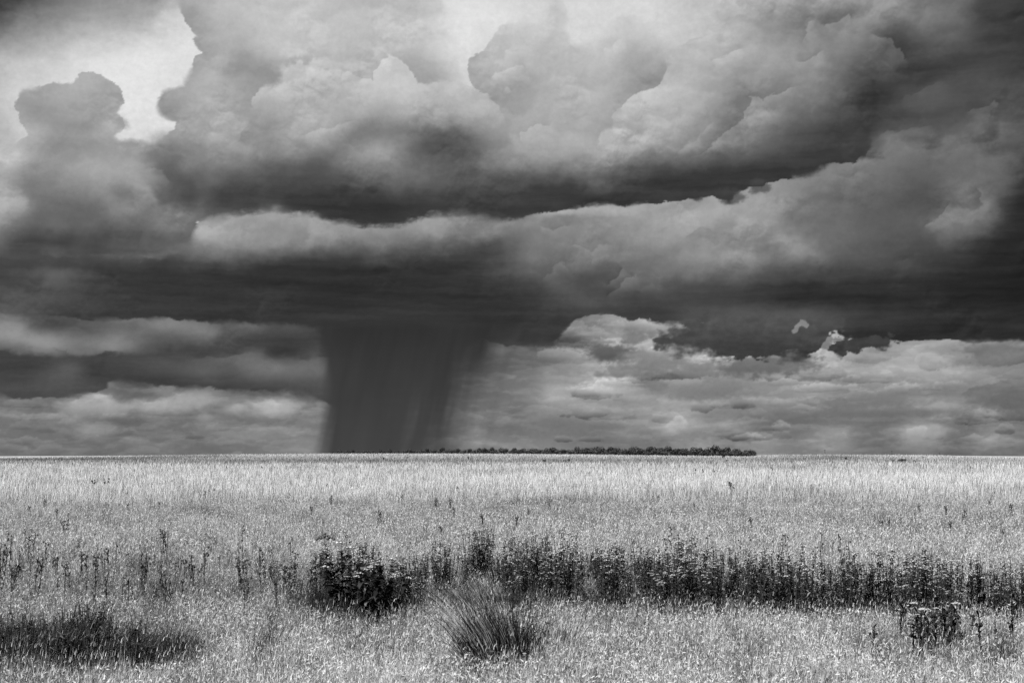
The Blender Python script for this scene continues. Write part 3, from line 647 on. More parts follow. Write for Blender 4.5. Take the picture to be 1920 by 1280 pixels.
def blade_mat(name, attr='tone', trans=.35, k=1.0):
    m = bpy.data.materials.new(name); m.use_nodes = True
    nt = m.node_tree; nt.nodes.clear(); N = nt.nodes.new; L = nt.links.new
    at_ = N('ShaderNodeAttribute'); at_.attribute_name = attr
    geo = N('ShaderNodeNewGeometry'); no = N('ShaderNodeTexNoise'); no.inputs['Scale'].default_value = 9; no.inputs['Detail'].default_value = 3
    mr = N('ShaderNodeMapRange'); mr.inputs[1].default_value = .3; mr.inputs[2].default_value = .7; mr.inputs[3].default_value = .8 * k; mr.inputs[4].default_value = 1.15 * k
    vm = N('ShaderNodeVectorMath'); vm.operation = 'SCALE'
    df = N('ShaderNodeBsdfDiffuse'); tr = N('ShaderNodeBsdfTranslucent'); mx = N('ShaderNodeMixShader'); mx.inputs[0].default_value = trans
    out = N('ShaderNodeOutputMaterial')
    L(geo.outputs['Position'], no.inputs['Vector']); L(no.outputs[0], mr.inputs[0]); L(at_.outputs['Color'], vm.inputs[0]); L(mr.outputs[0], vm.inputs['Scale'])
    L(vm.outputs[0], df.inputs['Color']); L(vm.outputs[0], tr.inputs['Color']); L(df.outputs[0], mx.inputs[1]); L(tr.outputs[0], mx.inputs[2]); L(mx.outputs[0], out.inputs['Surface'])
    return m

def link(ob, **k):
    bpy.context.scene.collection.objects.link(ob)
    for a, b in k.items(): ob[a] = b
    return ob

def set_tone(me, vals):
    ca = me.color_attributes.new('tone', 'FLOAT_COLOR', 'POINT')
    c = np.ones((len(vals), 4), np.float32); c[:, :3] = np.asarray(vals, np.float32)[:, None]
    ca.data.foreach_set('color', c.ravel())

def build_ground():
    az = np.radians(np.concatenate([np.arange(-30, 30, .25), np.arange(30, 330, 3)]))
    r = np.concatenate([[.3], np.geomspace(2, 200, 90), np.geomspace(205, 1400, 130), np.geomspace(1450, 26000, 40)])
    A, Rr = np.meshgrid(az, r)
    X = Rr * np.sin(A); Y = Rr * np.cos(A); Z = terrain(X, Y)
    co = np.stack([X, Y, Z], -1).reshape(-1, 3); nx = len(az)
    i = np.arange(nx); i2 = (i + 1) % nx; j = np.arange(len(r) - 1)[:, None] * nx
    q = np.stack([j + i, j + i2, j + nx + i2, j + nx + i], -1).reshape(-1, 4)
    me = mesh_np('ground', co, q)
    fx, fy = X.ravel(), np.where(Y.ravel() > 0, Y.ravel(), np.hypot(X, Y).ravel())
    b = brightness(fx, np.maximum(fy, 8))
    d = np.hypot(X, Y).ravel()
    set_tone(me, b * np.interp(d, [0, 30, 80, 250, 700], [.12, .16, .36, .52, .56]))  # darker close by: shade in the gaps between blades painted in
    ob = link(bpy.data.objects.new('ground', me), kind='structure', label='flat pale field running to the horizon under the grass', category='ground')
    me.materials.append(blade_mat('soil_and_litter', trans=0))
    return ob

def blades(rng, x, y, h, w, tn, seg=2, lean=.25, wind=.10, tipk=1.0, z0=None, ang=None, bend=None, base_dark=.5):
    """one tapered, bent blade per root; returns vertices, quads, tone per vertex"""
    n = len(x)
    if z0 is None: z0 = terrain(x, y) - .01
    th = rng.uniform(0, 2 * math.pi, n) if ang is None else ang
    la = rng.normal(0, lean, n) if bend is None else bend
    lx = np.cos(th) * la + wind; ly = np.sin(th) * la
    fa = rng.uniform(-1.1, 1.1, n)                       # ribbon direction, loosely facing across the view
    wx = np.cos(fa) * w * .5; wy = np.sin(fa) * w * .5
    P = []; T = []
    for s in range(seg + 1):
        t = s / seg
        k = (1 - t) ** .7 * (1 - .06) + .06 if seg > 1 else 1 - .75 * t
        cx = x + lx * h * t ** 1.7; cy = y + ly * h * t ** 1.7
        cz = z0 + h * t * (1 - .25 * t * np.minimum(1, lx * lx + ly * ly) * 2)
        P.append(np.stack([cx - wx * k, cy - wy * k, cz], -1)); P.append(np.stack([cx + wx * k, cy + wy * k, cz], -1))
        sh = tn * (base_dark + (tipk - base_dark) * t)  # blade foot darkened: shade low in the grass put into the tone
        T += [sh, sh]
    P = np.stack(P, 1); T = np.stack(T, 1)
    m = 2 * (seg + 1)
    base = (np.arange(n) * m)[:, None]
    fs = [np.stack([base[:, 0] + 2 * s, base[:, 0] + 2 * s + 1, base[:, 0] + 2 * s + 3, base[:, 0] + 2 * s + 2], -1) for s in range(seg)]
    fs = np.stack(fs, 1).reshape(-1, 4)
    return P.reshape(-1, 3), fs, T.reshape(-1)

def join_np(parts):
    co, fs, tt, o = [], [], [], 0
    for c, f, t in parts:
        co.append(c); fs.append(f + o); tt.append(t); o += len(c)
    return np.concatenate(co), np.concatenate(fs), np.concatenate(tt)

def build_grass():
    rng = np.random.default_rng(4)
    parts = []
    half = math.radians(23.5)
    def roots(n, d0, d1):
        hw = half * (1.2 if d1 < 40 else 1.1 if d1 < 90 else 1.04)
        d = np.exp(rng.uniform(math.log(d0), math.log(d1), n)); a = rng.uniform(-hw, hw, n)
        return d * np.sin(a), d * np.cos(a), d
    zones = [ # n, d0, d1, height, width, segments
        (450000, 10.5, 30, .25, .0044, 2), (320000, 26, 75, .29, .0085, 2), (290000, 65, 230, .42, .024, 1), (230000, 200, 900, .48, .085, 1)]
    for n, d0, d1, hh, ww, seg in zones:
        x, y, d = roots(n, d0, d1)
        cl = fbm(x * 1.3, y * 1.3, 3, 91) if d1 < 80 else fbm(x * .5, y * .12, 4, 92)
        keep = rng.uniform(0, 1, n) < .72 + cl * .9
        x, y, d, cl = x[keep], y[keep], d[keep], cl[keep]; n = len(x)
        b = brightness(x, y)
        short = sstep(900, 0, 0 * x) * 0 + 1
        px, py = field_xy(x, y)
        band = sstep(600, 700, px) * np.exp(-((py - np.interp(px, [600, 760, 850, 950, 1100, 1400, 1920], [1142, 1146, 1112, 1112, 1128, 1140, 1158])) / 30) ** 2)
        short = 1 - .45 * np.exp(-(((px - 950) / 420) ** 2 + ((py - 962) / 30) ** 2)) - .35 * np.exp(-(((px - 1650) / 420) ** 2 + ((py - 1000) / 30) ** 2))
        dark = np.clip(1 - b / .5, 0, 1)
        h = hh * rng.uniform(.35, 1.5, n) * (1 + 1.0 * cl) * short * (1 - .62 * band) * (1 + .35 * np.clip(.6 - b, 0, .5))
        w = ww * rng.uniform(.6, 1.5, n) * (d / math.sqrt(d0 * d1)) ** .55
        tn = .62 * b * np.exp(rng.normal(0, .34, n)) * rng.choice([1, 1, 1, .15, .3, 1.3], n) * (np.exp(1.3 * fbm(x * 5.0, y * 1.1, 3, 97) + 1.0 * fbm(x * 1.1, y * .6, 2, 98)) if d1 < 80 else 1)
        ang = fbm(x * .9, y * .9, 2, 95) * 7 + rng.normal(0, 1.6, n) if d1 < 80 else None
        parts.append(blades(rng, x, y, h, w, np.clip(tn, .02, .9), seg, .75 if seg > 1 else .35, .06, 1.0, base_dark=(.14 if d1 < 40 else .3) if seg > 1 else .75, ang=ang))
        if seg >= 2:                                     # seed heads: a fatter pale spikelet at the tip of a thin culm
            k = rng.uniform(0, 1, n) < .10
            xs, ys, hs, ws, ds = x[k], y[k], h[k] * 1.3 + .03, w[k], d[k]; m = len(xs)
            parts.append(blades(rng, xs, ys, hs, ws * .45, np.clip(tn[k] * .9, .02, .8), 2, .12, .10))
            ln = rng.normal(0, .12, m); a2 = rng.uniform(0, 6.28, m)
            tx = xs + (np.cos(a2) * ln + .10) * hs; ty = ys + np.sin(a2) * ln * hs
            parts.append(blades(rng, tx, ty, .045 * rng.uniform(.7, 1.4, m), ws * 1.3, np.clip(b[k] * rng.uniform(.5, 1.1, m), .03, .88), 2, .35, .2, z0=terrain(xs, ys) + hs * .86, base_dark=1))
    # florets, bits of leaf and litter caught among the stems: what gives the field its grain
    for n, d0, d1, ln, zz in ((350000, 10.5, 30, .017, .27), (190000, 27, 80, .028, .27), (70000, 75, 200, .055, .3)):
        x, y, d = roots(n, d0, d1); b = brightness(x, y)
        px, py = field_xy(x, y)
        band = sstep(600, 700, px) * np.exp(-((py - np.interp(px, [600, 760, 850, 950, 1100, 1400, 1920], [1142, 1146, 1112, 1112, 1128, 1140, 1158])) / 30) ** 2)
        keep = rng.uniform(0, 1, n) > band * .8; x, y, d, b = x[keep], y[keep], d[keep], b[keep]; n = len(x)
        z = terrain(x, y) + zz * rng.uniform(.15, 1.1, n) * (1 + .5 * fbm(x * 1.3, y * 1.3, 2, 91))
        a = rng.normal(size=(n, 3)) * (1, 1, 1.6); a /= np.linalg.norm(a, axis=1)[:, None]
        c = np.cross(a, rng.normal(size=(n, 3))); c /= np.linalg.norm(c, axis=1)[:, None]
        L_ = (ln * rng.uniform(.5, 1.5, n))[:, None]; p = np.stack([x, y, z], -1)
        P = np.stack([p - a * L_, p - c * L_ * .3, p + a * L_, p + c * L_ * .3], 1).reshape(-1, 3)
        f = np.arange(4 * n).reshape(-1, 4)
        t = .62 * b * np.exp(rng.normal(0, .45, n)) * rng.choice([1, 1, 1, .2, 1.3], n) * (np.exp(1.2 * fbm(x * 5.0, y * 1.1, 3, 97) + 1.0 * fbm(x * 1.1, y * .6, 2, 98)) if d1 < 90 else 1)
        parts.append((P, f, np.repeat(np.clip(t, .02,   .74 if d1 < 90 else .8), 4)))
    co, fs, tt = join_np(parts)
    me = mesh_np('grass', co, fs)
    set_tone(me, tt)
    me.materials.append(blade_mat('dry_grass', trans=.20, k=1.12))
    link(bpy.data.objects.new('grass', me), kind='stuff', label='pale dry uncut grass covering the whole field', category='grass')
    print('grass faces', len(fs))
# ------------------------------------------------------------------ plants built from tubes, leaves and flower heads
class MB:
    def __init__(s): s.v = []; s.f = []; s.t = []
    def tube(s, pts, r0, r1, tone_=.1, n=5):
        pts = [np.array(p, float) for p in pts]; o = len(s.v); m = len(pts)
        for i, p in enumerate(pts):
            d = pts[min(i + 1, m - 1)] - pts[max(i - 1, 0)]; d /= np.linalg.norm(d) + 1e-9
            a = np.cross(d, (0.3, 1, .1)); a /= np.linalg.norm(a) + 1e-9; b = np.cross(d, a)
            r = r0 + (r1 - r0) * i / (m - 1)
            for k in range(n):
                an = 2 * math.pi * k / n
                s.v.append(p + (a * math.cos(an) + b * math.sin(an)) * r); s.t.append(tone_)
        for i in range(m - 1):
            for k in range(n):
                k2 = (k + 1) % n
                s.f.append((o + i * n + k, o + i * n + k2, o + (i + 1) * n + k2, o + (i + 1) * n + k))
    def leaf(s, base, d, length, width, tone_=.08, droop=.3, up=(0, 0, 1)):
        d = np.array(d, float); d /= np.linalg.norm(d) + 1e-9; side = np.cross(d, up); side /= np.linalg.norm(side) + 1e-9
        nrm = np.cross(side, d); o = len(s.v); base = np.array(base, float)
        prof = [(0, .15, 0), (.3, 1, .02), (.65, .8, -droop * .35), (1, .06, -droop)]
        for t, w, dz in prof:
            c = base + d * length * t + np.array((0, 0, dz * length))
            fold = nrm * w * width * .18
            s.v += [c - side * width * w * .5 + fold, c + side * width * w * .5 + fold]; s.t += [tone_, tone_ * 1.15]
        for i in range(3):
            a = o + 2 * i; s.f.append((a, a + 1, a + 3, a + 2))
    def dome(s, c, r, hgt, tone_=.2, tilt=(0, 0), n=9, rings=3, jag=.15, rnd=random):
        """bumpy flat-topped head: a low dome with a shallow underside, its shade painted dark"""
        o = len(s.v); c = np.array(c, float)
        for j in range(rings + 1):
            ph = math.pi / 2 * (1 - j / rings)
            for k in range(n):
                an = 2 * math.pi * (k + .5 * j) / n; rr = r * math.cos(ph) * (1 + rnd.uniform(-jag, jag))
                x, y = rr * math.cos(an), rr * math.sin(an)
                s.v.append(c + np.array((x, y, hgt * math.sin(ph) * (1 + rnd.uniform(-jag, jag)) + x * tilt[0] + y * tilt[1])))
                s.t.append(tone_ * rnd.uniform(.75, 1.25))
        for j in range(rings):
            for k in range(n):
                k2 = (k + 1) % n; s.f.append((o + j * n + k, o + (j + 1) * n + k, o + (j + 1) * n + k2, o + j * n + k2))
        u = len(s.v)
        for k in range(n): s.v.append(c + np.array((0, 0, -hgt * .9))); s.t.append(.05)  # underside tone holds the shade below the head
        for k in range(n):
            k2 = (k + 1) % n; s.f.append((o + rings * n + k, u + k, u + k2, o + rings * n + k2))
    def mesh(s, name, mat):
        me = mesh_np(name, np.array(s.v), np.array(s.f)); set_tone(me, s.t); me.materials.append(mat); return me

def obj(name, me, parent=None, **k):
    o = bpy.data.objects.new(name, me); link(o, **k)
    if parent: o.parent = parent
    return o

def thing(name, label, cat, loc=(0, 0, 0), rz=0, group=None, sc=1.0):
    o = bpy.data.objects.new(name, None); o.empty_display_size = .1
    link(o, label=label, category=cat); o.location = loc; o.rotation_euler = (0, 0, rz); o.scale = (sc, sc, sc)
    if group: o['group'] = group
    return o

def dup(root, loc, rz, sc=1.0, label=None):
    r = root.copy(); bpy.context.scene.collection.objects.link(r)
    r.location = loc; r.rotation_euler = (0, 0, rz); r.scale = (sc, sc, sc)
    if label: r['label'] = label
    for ch in KIDS[root.name]:
        c = ch.copy(); bpy.context.scene.collection.objects.link(c); c.parent = r
    return r

KIDS = {}
def place(protos, i, loc, rz, sc, label=None):
    """the first use moves the prototype itself, later uses copy it"""
    p = protos[i]
    if not p.get('used'):
        KIDS[p.name] = list(p.children)
        p.location = loc; p.rotation_euler = (0, 0, rz); p.scale = (sc, sc, sc); p['used'] = 1
        if label: p['label'] = label
        return p
    c = dup(p, loc, rz, sc, label); return c

def gp(px, py):
    x, y = at(px, py); return (x, y, float(terrain(x, y)) - .02)

def build_plants():
    rnd = random.Random(11); rng = np.random.default_rng(21)
    leafm = blade_mat('weed_leaf', trans=.15); stemm = blade_mat('weed_stem', trans=0); headm = blade_mat('flower_head', trans=.1)
    # --- flat-topped flowering weeds of the dark band
    def weed(height, stems, spread, heads_r, name='flowering_weed', label='', cat='weed', group=None, leaf_t=.052, head_t=.5, leaf_n=26, leaf_l=.085, leaf_w=.026):
        t = thing(name, label, cat, group=group)
        S, L = MB(), MB()
        for i in range(stems):
            a = rnd.uniform(0, 6.28); q = spread * rnd.uniform(.2, 1); hh = height * rnd.uniform(.72, 1.05)
            p0 = np.array((math.cos(a) * q * .35, math.sin(a) * q * .35, 0)); p3 = np.array((math.cos(a) * q, math.sin(a) * q, hh))
            mid = (p0 + p3) / 2 + np.array((rnd.uniform(-.03, .03), rnd.uniform(-.03, .03), .03))
            S.tube([p0, mid, p3], .0055, .003, .07)
            for k in range(leaf_n):
                f = rnd.uniform(.08, .90); b = p0 + (p3 - p0) * f
                an = rnd.uniform(0, 6.28); up = rnd.uniform(-.1, .9)
                L.leaf(b, (math.cos(an), math.sin(an), up), leaf_l * rnd.uniform(.6, 1.3) * (1.2 - .5 * f), leaf_w * rnd.uniform(.7, 1.3), leaf_t * rnd.choice([.4, .5, .7, .7, 1, 1.3, 1.8, 5 if f > .4 else 1]), rnd.uniform(.1, .7))
            for hd in range(rnd.choice([1, 2, 2])):
                off = np.array((rnd.uniform(-1, 1) * .05 * (hd > 0), rnd.uniform(-1, 1) * .05 * (hd > 0), -.03 * hd + rnd.uniform(0, .02)))
                hp = p3 + off
                if hd: S.tube([p0 + (p3 - p0) * .85, hp], .003, .002, .07)
                H = MB(); r = heads_r * rnd.uniform(.5, 1.15)
                for m in range(7):                       # a corymb of little buttons
                    aa = m * 2.4; rr = r * math.sqrt(m / 7.0)
                    H.dome(hp + np.array((math.cos(aa) * rr, math.sin(aa) * rr, -rr * .3 + rnd.uniform(-.005, .005))), r * .36, r * .22, head_t * rnd.choice([.3, .7, 1, 1.5]), n=6, rings=2, rnd=rnd)
                obj('flower_head', H.mesh('flower_head', headm), t)
        obj('stem', S.mesh('stem', stemm), t); obj('leaves', L.mesh('leaves', leafm), t)
        return t
    lab = 'dark leafy weed with small flat flower heads in the thick band across the foreground'
    grp = 'flat-topped weeds growing in a dark band'
    protos = [weed(rnd.uniform(.70, .88), rnd.choice([6, 7, 8]), rnd.uniform(.15, .24), .038, label=lab, group=grp) for _ in range(7)]
    bx = np.array([500, 600, 700, 760, 850, 920, 1000, 1100, 1200, 1300, 1400, 1500, 1600, 1700, 1760, 1800, 1920, 2000])
    back = np.array([1106, 1088, 1100, 1112, 1092, 1074, 1080, 1090, 1096, 1106, 1110, 1118, 1124, 1126, 1116, 1136, 1132, 1130])
    front = np.array([1116, 1168, 1176, 1172, 1122, 1130, 1146, 1154, 1156, 1148, 1162, 1168, 1162, 1170, 1172, 1174, 1178, 1178])
    n = 0; placed = []
    while n < 296:
        x = 500 + (rnd.random() ** .9) * 1460; f = rnd.random() ** 1.25
        if x < 590 and rnd.random() < .5: continue
        f *= .62 + .38 * math.sin(x * .021 + 1) * math.sin(x * .047)
        if 790 < x < 905: f *= .5
        y = (4 if x > 1250 else 0) + np.interp(x, bx, back) + f * (np.interp(x, bx, front) - np.interp(x, bx, back))
        X, Y, Z = gp(x, y)
        if min([(X - a) ** 2 + (Y - b) ** 2 for a, b in placed] + [9]) < .0225: continue
        placed.append((X, Y))
        s = rnd.uniform(.62, 1.08) * (1 + .05 * math.sin(x * .031) + .05 * math.sin(x * .083 + 2)) * (1.08 if 880 < x < 1050 or 1720 < x < 1780 else 1) * (.8 if x < 590 else 1) * (1.0 if 880 < x < 1050 or 1720 < x < 1780 else 1)
        place(protos, rnd.randrange(7), (X, Y, Z), rnd.uniform(0, 6.28), s); n += 1
    for k in range(14):                                  # low ones strewn in the grass left of the band
        place(protos, k % 7, gp(rnd.uniform(450, 590), rnd.uniform(1118, 1150)), rnd.uniform(0, 6.28), rnd.uniform(.42, .6), 'low dark weed half sunk in the grass left of the weed band')
    # --- broad-leaved dark plant at the left end of the band
    bp = weed(1.0, 7, .34, .058, 'broad_leaved_weed', 'tallest broad-leaved dark weed with pale upper leaves at the left end of the band', 'weed', None, .035, .62, 80, .12, .06)
    bp.location = gp(655, 1160)
    bp2 = weed(.85, 7, .34, .05, 'broad_leaved_weed', 'lower broad-leaved dark weed just right of the tallest one', 'weed', None, .035, .6, 80, .11, .055)
    bp2.location = gp(722, 1166)
    bp3 = weed(.95, 7, .36, .05, 'broad_leaved_weed', 'dense broad-leaved dark weed between the tallest one and its lower neighbour', 'weed', None, .03, .5, 80, .11, .055)
    bp3.location = gp(694, 1172)
    t = thing('teasel_plant', 'round-headed prickly dark weed standing above the left end of the band', 'weed', gp(612, 1112), sc=1.0)
    S, L = MB(), MB(); S.tube([(0, 0, 0), (.01, 0, .5), (0, 0, .86)], .01, .006, .06)
    for k in range(110):
        z = rnd.uniform(.1, .95); a = rnd.uniform(0, 6.28); u = rnd.uniform(-.5, 1)
        L.leaf((0, 0, z * .85), (math.cos(a), math.sin(a), u), rnd.uniform(.06, .17), .03, rnd.uniform(.03, .13), .3)
    obj('stem', S.mesh('stem', stemm), t); obj('leaves', L.mesh('leaves', leafm), t)
    for k in range(14):
        H = MB(); a = k * 2.4; rr = .15 * math.sqrt(k / 14); H.dome((math.cos(a) * rr, math.sin(a) * rr, .97 - rr * .6), .028, .025, .16, n=7, rings=2, rnd=rnd)
        obj('flower_head', H.mesh('flower_head', headm), t)
    # --- pale umbels low on the right
    def umbel(label, heads, loc):
        t = thing('umbel_plant', label, 'weed', loc)
        S, L = MB(), MB()
        for (dx, dz, r) in heads:
            tip = np.array((dx, rnd.uniform(-.1, .1), dz)); S.tube([(dx * .3, 0, 0), tip * np.array((.8, 1, .6)), tip], .006, .003, .1)
            H = MB()
            for m in range(13):
                aa = m * 2.4; rr = r * math.sqrt(m / 13)
                H.dome(tip + np.array((math.cos(aa) * rr, math.sin(aa) * rr, .012 - rr * .25)), r * .34, r * .16, .55, n=7, rings=2, rnd=rnd)
            obj('flower_head', H.mesh('flower_head', headm), t)
        for k in range(150):
            f = rnd.random() ** .8; a = rnd.uniform(0, 6.28); dx = rnd.choice(heads)[0] * (.3 + .6 * f)
            L.leaf((dx + rnd.uniform(-.05, .05), rnd.uniform(-.08, .08), .02 + f * .5), (math.cos(a), math.sin(a), rnd.uniform(-.2, .9)), rnd.uniform(.06, .15), .035, rnd.uniform(.025, .07), .4)
        obj('stem', S.mesh('stem', stemm), t); obj('leaves', L.mesh('leaves', leafm), t)
    umbel('weed with a cluster of pale flat flower heads low on the right', [(-.10, .62, .045), (-.04, .57, .05), (-.1, .51, .03), (.12, .57, .03), (-.2, .40, .03)], gp(1728, 1232))
    umbel('weed with one pale flat flower head beside the clustered one', [(.02, .62, .05), (0, .44, .028), (-.14, .47, .022)], gp(1776, 1228))
    # --- tussocks: fountains of long blades
    def tussock(label, loc, n, hh, r, t0, t1, wind=0.0, group=None, cd=5):
        me_t = thing('grass_tussock', label, 'tussock', loc, group=group)
        a = rng.uniform(0, 6.28, n); q = r * np.sqrt(rng.uniform(0, 1, n))
        h = hh * np.clip(np.exp(rng.normal(-.45, .5, n)), .15, 1.5)
        c, f, tt = blades(rng, q * np.cos(a), q * np.sin(a), h, rng.uniform(.006, .013, n), rng.uniform(t0, t1, n), 4, .3, wind, 1.3, z0=np.zeros(n), ang=a + rng.normal(0, .4, n), bend=rng.normal(.12, .42, n), base_dark=.3)
        me = mesh_np('blades', c, f); set_tone(me, tt); me.materials.append(leafm); obj('blades', me, me_t)
        k = n // cd; a = rng.uniform(0, 6.28, k); q = r * np.sqrt(rng.uniform(0, 1, k))
        c, f, tt = blades(rng, q * np.cos(a), q * np.sin(a), hh * rng.uniform(.8, 1.5, k), rng.uniform(.004, .007, k), rng.uniform(.3, .85, k), 4, .2, wind * 2.2, 1.2, z0=np.zeros(k), ang=a, bend=np.abs(rng.normal(.15, .1, k)), base_dark=.8)
        me = mesh_np('culms', c, f); set_tone(me, tt); me.materials.append(leafm); obj('culms', me, me_t)
    tussock('large dark tussock with long pale culms leaning left in the centre foreground', gp(935, 1262), 1300, .78, .30, .010, .06, -.22, cd=7)
    tussock('smaller dark tussock just right of the large one', gp(1045, 1238), 420, .45, .2, .04, .14, .1)
    for i, (x, y, l) in enumerate([(20, 1262, 'dark tussock cut by the left edge of the picture'), (100, 1256, 'dense dark tussock nearest the lower left corner'), (165, 1240, 'dark tussock with bright blades in the lower left'),
                       (235, 1256, 'dark tussock at the right of the lower left clump'), (325, 1236, 'thin dark tussock apart from the lower left clump'), (500, 1236, 'small tilted dark tussock in the left foreground'), (60, 1232, 'dark tussock behind the ones in the lower left corner'), (1860, 1262, 'dark tussock near the lower right corner')]):
        tussock(l, gp(x, y), 400 if x > 300 else 700, .36, .2 if x > 300 else .42, .015, .075, .12, cd=14)
    g4 = 'low dark leafy weeds crowded in the lower left corner'
    lp = [weed(rnd.uniform(.48, .6), 8, .24, .012, 'leafy_weed', 'low dark leafy weed in the crowd at the lower left corner', 'weed', g4, .028, .08, 22, .10, .02) for _ in range(3)]
    for k in range(34):
        px_ = rnd.uniform(-30, 290); place(lp, k % 3, gp(px_, rnd.uniform(1225, 1282) - (px_ > 150) * 8), rnd.uniform(0, 6.28), rnd.uniform(.8, 1.25))
    for k, (x_, y_, l_) in enumerate([(905, 1258, 'dark leafy weed at the left foot of the large central tussock'), (955, 1256, 'dark leafy weed in front of the large central tussock'), (985, 1246, 'dark leafy weed at the right foot of the large central tussock')]):
        o = place(lp, k, gp(x_, y_), 1.3 * k, 1.15, l_); del o['group']
    # --- thin dark stalks, scattered
    def stalk(height, heads, name='dry_weed', label='', group=None, leafy=8, bushy=1, hr=.018, cat='weed', tn=.05):
        t = thing(name, label, cat, group=group); S = MB()
        for b in range(bushy):
            a = rnd.uniform(0, 6.28); sp = .0 if bushy == 1 else .16 * height
            top = np.array((math.cos(a) * sp, math.sin(a) * sp * .5, height * rnd.uniform(.75, 1)))
            S.tube([(0, 0, 0), top * .5 + np.array((rnd.uniform(-.02, .02), 0, 0)), top], .008, .005, tn)
            for k in range(leafy):
                f = rnd.uniform(.25, 1); an = rnd.uniform(0, 6.28)
                S.leaf(top * f, (math.cos(an), math.sin(an), rnd.uniform(.2, 1.2)), rnd.uniform(.04, .12), .022, tn * rnd.uniform(.6, 1.6), .1)
            for k in range(heads):
                f = rnd.uniform(.7, 1.02); H = MB(); H.dome(top * f + np.array((rnd.uniform(-.05, .05), rnd.uniform(-.05, .05), .01)), hr, hr * 1.1, tn, n=6, rings=2, rnd=rnd); obj('seed_head', H.mesh('seed_head', stemm), t)
        obj('stem', S.mesh('stem', stemm), t)
        return t
    g2 = 'thin dark weed stalks in the left foreground grass'
    sp = [stalk(rnd.uniform(.6, .85), 3, label='thin dark weed stalk among the grass at the left', group=g2, tn=.08, leafy=rnd.choice([8, 14, 20]), bushy=rnd.choice([1, 1, 2])) for _ in range(6)]
    for k in range(95):
        x = rnd.uniform(-30, 600); y = rnd.uniform(1058, 1150) + rnd.uniform(-20, 30)
        place(sp, rnd.randrange(6), gp(x, y), rnd.uniform(0, 6.28), rnd.uniform(.6, 1.1))
    g5 = 'upright dark stalks in the lower right grass'
    sp3 = [stalk(rnd.uniform(.5, .65), 3, label='upright dark leafy stalk in the lower right grass below the weed band', group=g5, leafy=34, tn=.03) for _ in range(3)]
    for k in range(26):
        place(sp3, k % 3, gp(rnd.choice([rnd.uniform(1680, 1800), rnd.uniform(1600, 1915)]), rnd.uniform(1205, 1268)), rnd.uniform(0, 6.28), rnd.uniform(.7, 1.15))
    g3 = 'thin dark weed stalks behind the weed band'
    sp2 = [stalk(rnd.uniform(.6, .8), 2, label='thin dark stalk rising behind the right part of the weed band', group=g3, leafy=5) for _ in range(3)]
    for k in range(30):
        place(sp2, k % 3, gp(rnd.uniform(1250, 1600), rnd.uniform(1052, 1085)), rnd.uniform(0, 6.28), rnd.uniform(.6, 1.1))
    g6 = 'small dark weeds dotted over the middle of the field'
    sp4 = [stalk(rnd.uniform(.3, .45), 1, label='small low dark weed dotted in the middle of the pale field', group=g6, leafy=16, bushy=3, tn=.05) for _ in range(3)]
    for k in range(70):
        place(sp4, k % 3, gp(rnd.uniform(10, 1910), 884 + 130 * rnd.random() ** .8), rnd.uniform(0, 6.28), rnd.uniform(.6, 1.3))
    ones = [ # x, base y, height in photo units, bushy, heads, label
        (203, 923, 24, 2, 7, 'dark upright weed, the taller of the pair in the pale grass at the left'), (178, 921, 18, 3, 5, 'small forked weed, the shorter of the pair in the pale grass at the left'),
        (128, 1006, 34, 4, 4, 'dark forked weed standing alone above the left stalks'), (1370, 931, 26, 5, 4, 'bushy dark weed alone in the pale grass right of centre'),
        (1303, 897, 16, 1, 2, 'leftmost of three thin weeds far off right of centre'), (1318, 895, 12, 2, 3, 'middle one of three thin weeds far off right of centre'), (1337, 894, 9, 1, 2, 'rightmost of three thin weeds far off right of centre'),
        (545, 942, 16, 1, 1, 'short straight dark stalk in the pale grass left of centre'), (393, 934, 14, 1, 1, 'left stalk of a thin pair in the pale grass'), (404, 932, 14, 1, 3, 'right stalk of a thin pair, with seed heads'),
        (615, 928, 20, 1, 3, 'thin tall weed in the pale grass left of the rain shaft centre'), (493, 885, 7, 1, 2, 'tiny dark weed far off at the left of centre'), (427, 882, 6, 1, 1, 'tiny dark weed left of the other far one'),
        (1445, 892, 12, 2, 2, 'faint forked weed far off on the right'), (1446, 910, 9, 2, 3, 'small weed below the faint forked one on the right'), (1789, 947, 15, 1, 2, 'thin weed in the pale grass near the right edge'),
        (755, 942, 8, 4, 1, 'low dark weed at the edge of the smooth patch'), (1650, 986, 8, 3, 1, 'low dark weed in the smooth grass on the right'), (1873, 1012, 18, 2, 2, 'forked weed in the smooth grass near the right edge'), (720, 990, 10, 3, 1, 'low dark weed in the grass above the left end of the band'),
        (243, 934, 12, 1, 2, 'faint thin weed right of the pair at the left'), (1362, 870, 7, 1, 2, 'tiny dark weed below the right end of the tree belt'), (1434, 867, 4, 1, 1, 'speck of a weed right of the tree belt')]
    for x, yb, hp_, b, hd, l in ones:
        X, Y, Z = gp(x, yb); Hm = (hp_ + 5) / F * Y
        if yb < 900: Z = float(terrain(X, Y)); Hm = hp_ / F * Y + .3
        t = stalk(Hm, hd, label=l, leafy=10 * max(1, int(Y > 60)), bushy=b, hr=.02 * max(1, Y / 45), tn=.035)
        t.location = (X, Y, Z)
        for c in t.children:                             # far weeds: thicker stems so they still read
            pass
    # pale broken stalk
    t = thing('pale_dry_stalk', 'single long white dry stalk leaning right above the weed band', 'stalk', gp(1432, 1092)); S = MB()
    S.tube([(0, 0, 0), (.09, 0, .40), (.235, 0, .84)], .008, .006, .8, 6); S.tube([(.2, 0, .74), (.25, .01, .84)], .006, .003, .8, 5); obj('stem', S.mesh('stem', headm), t)
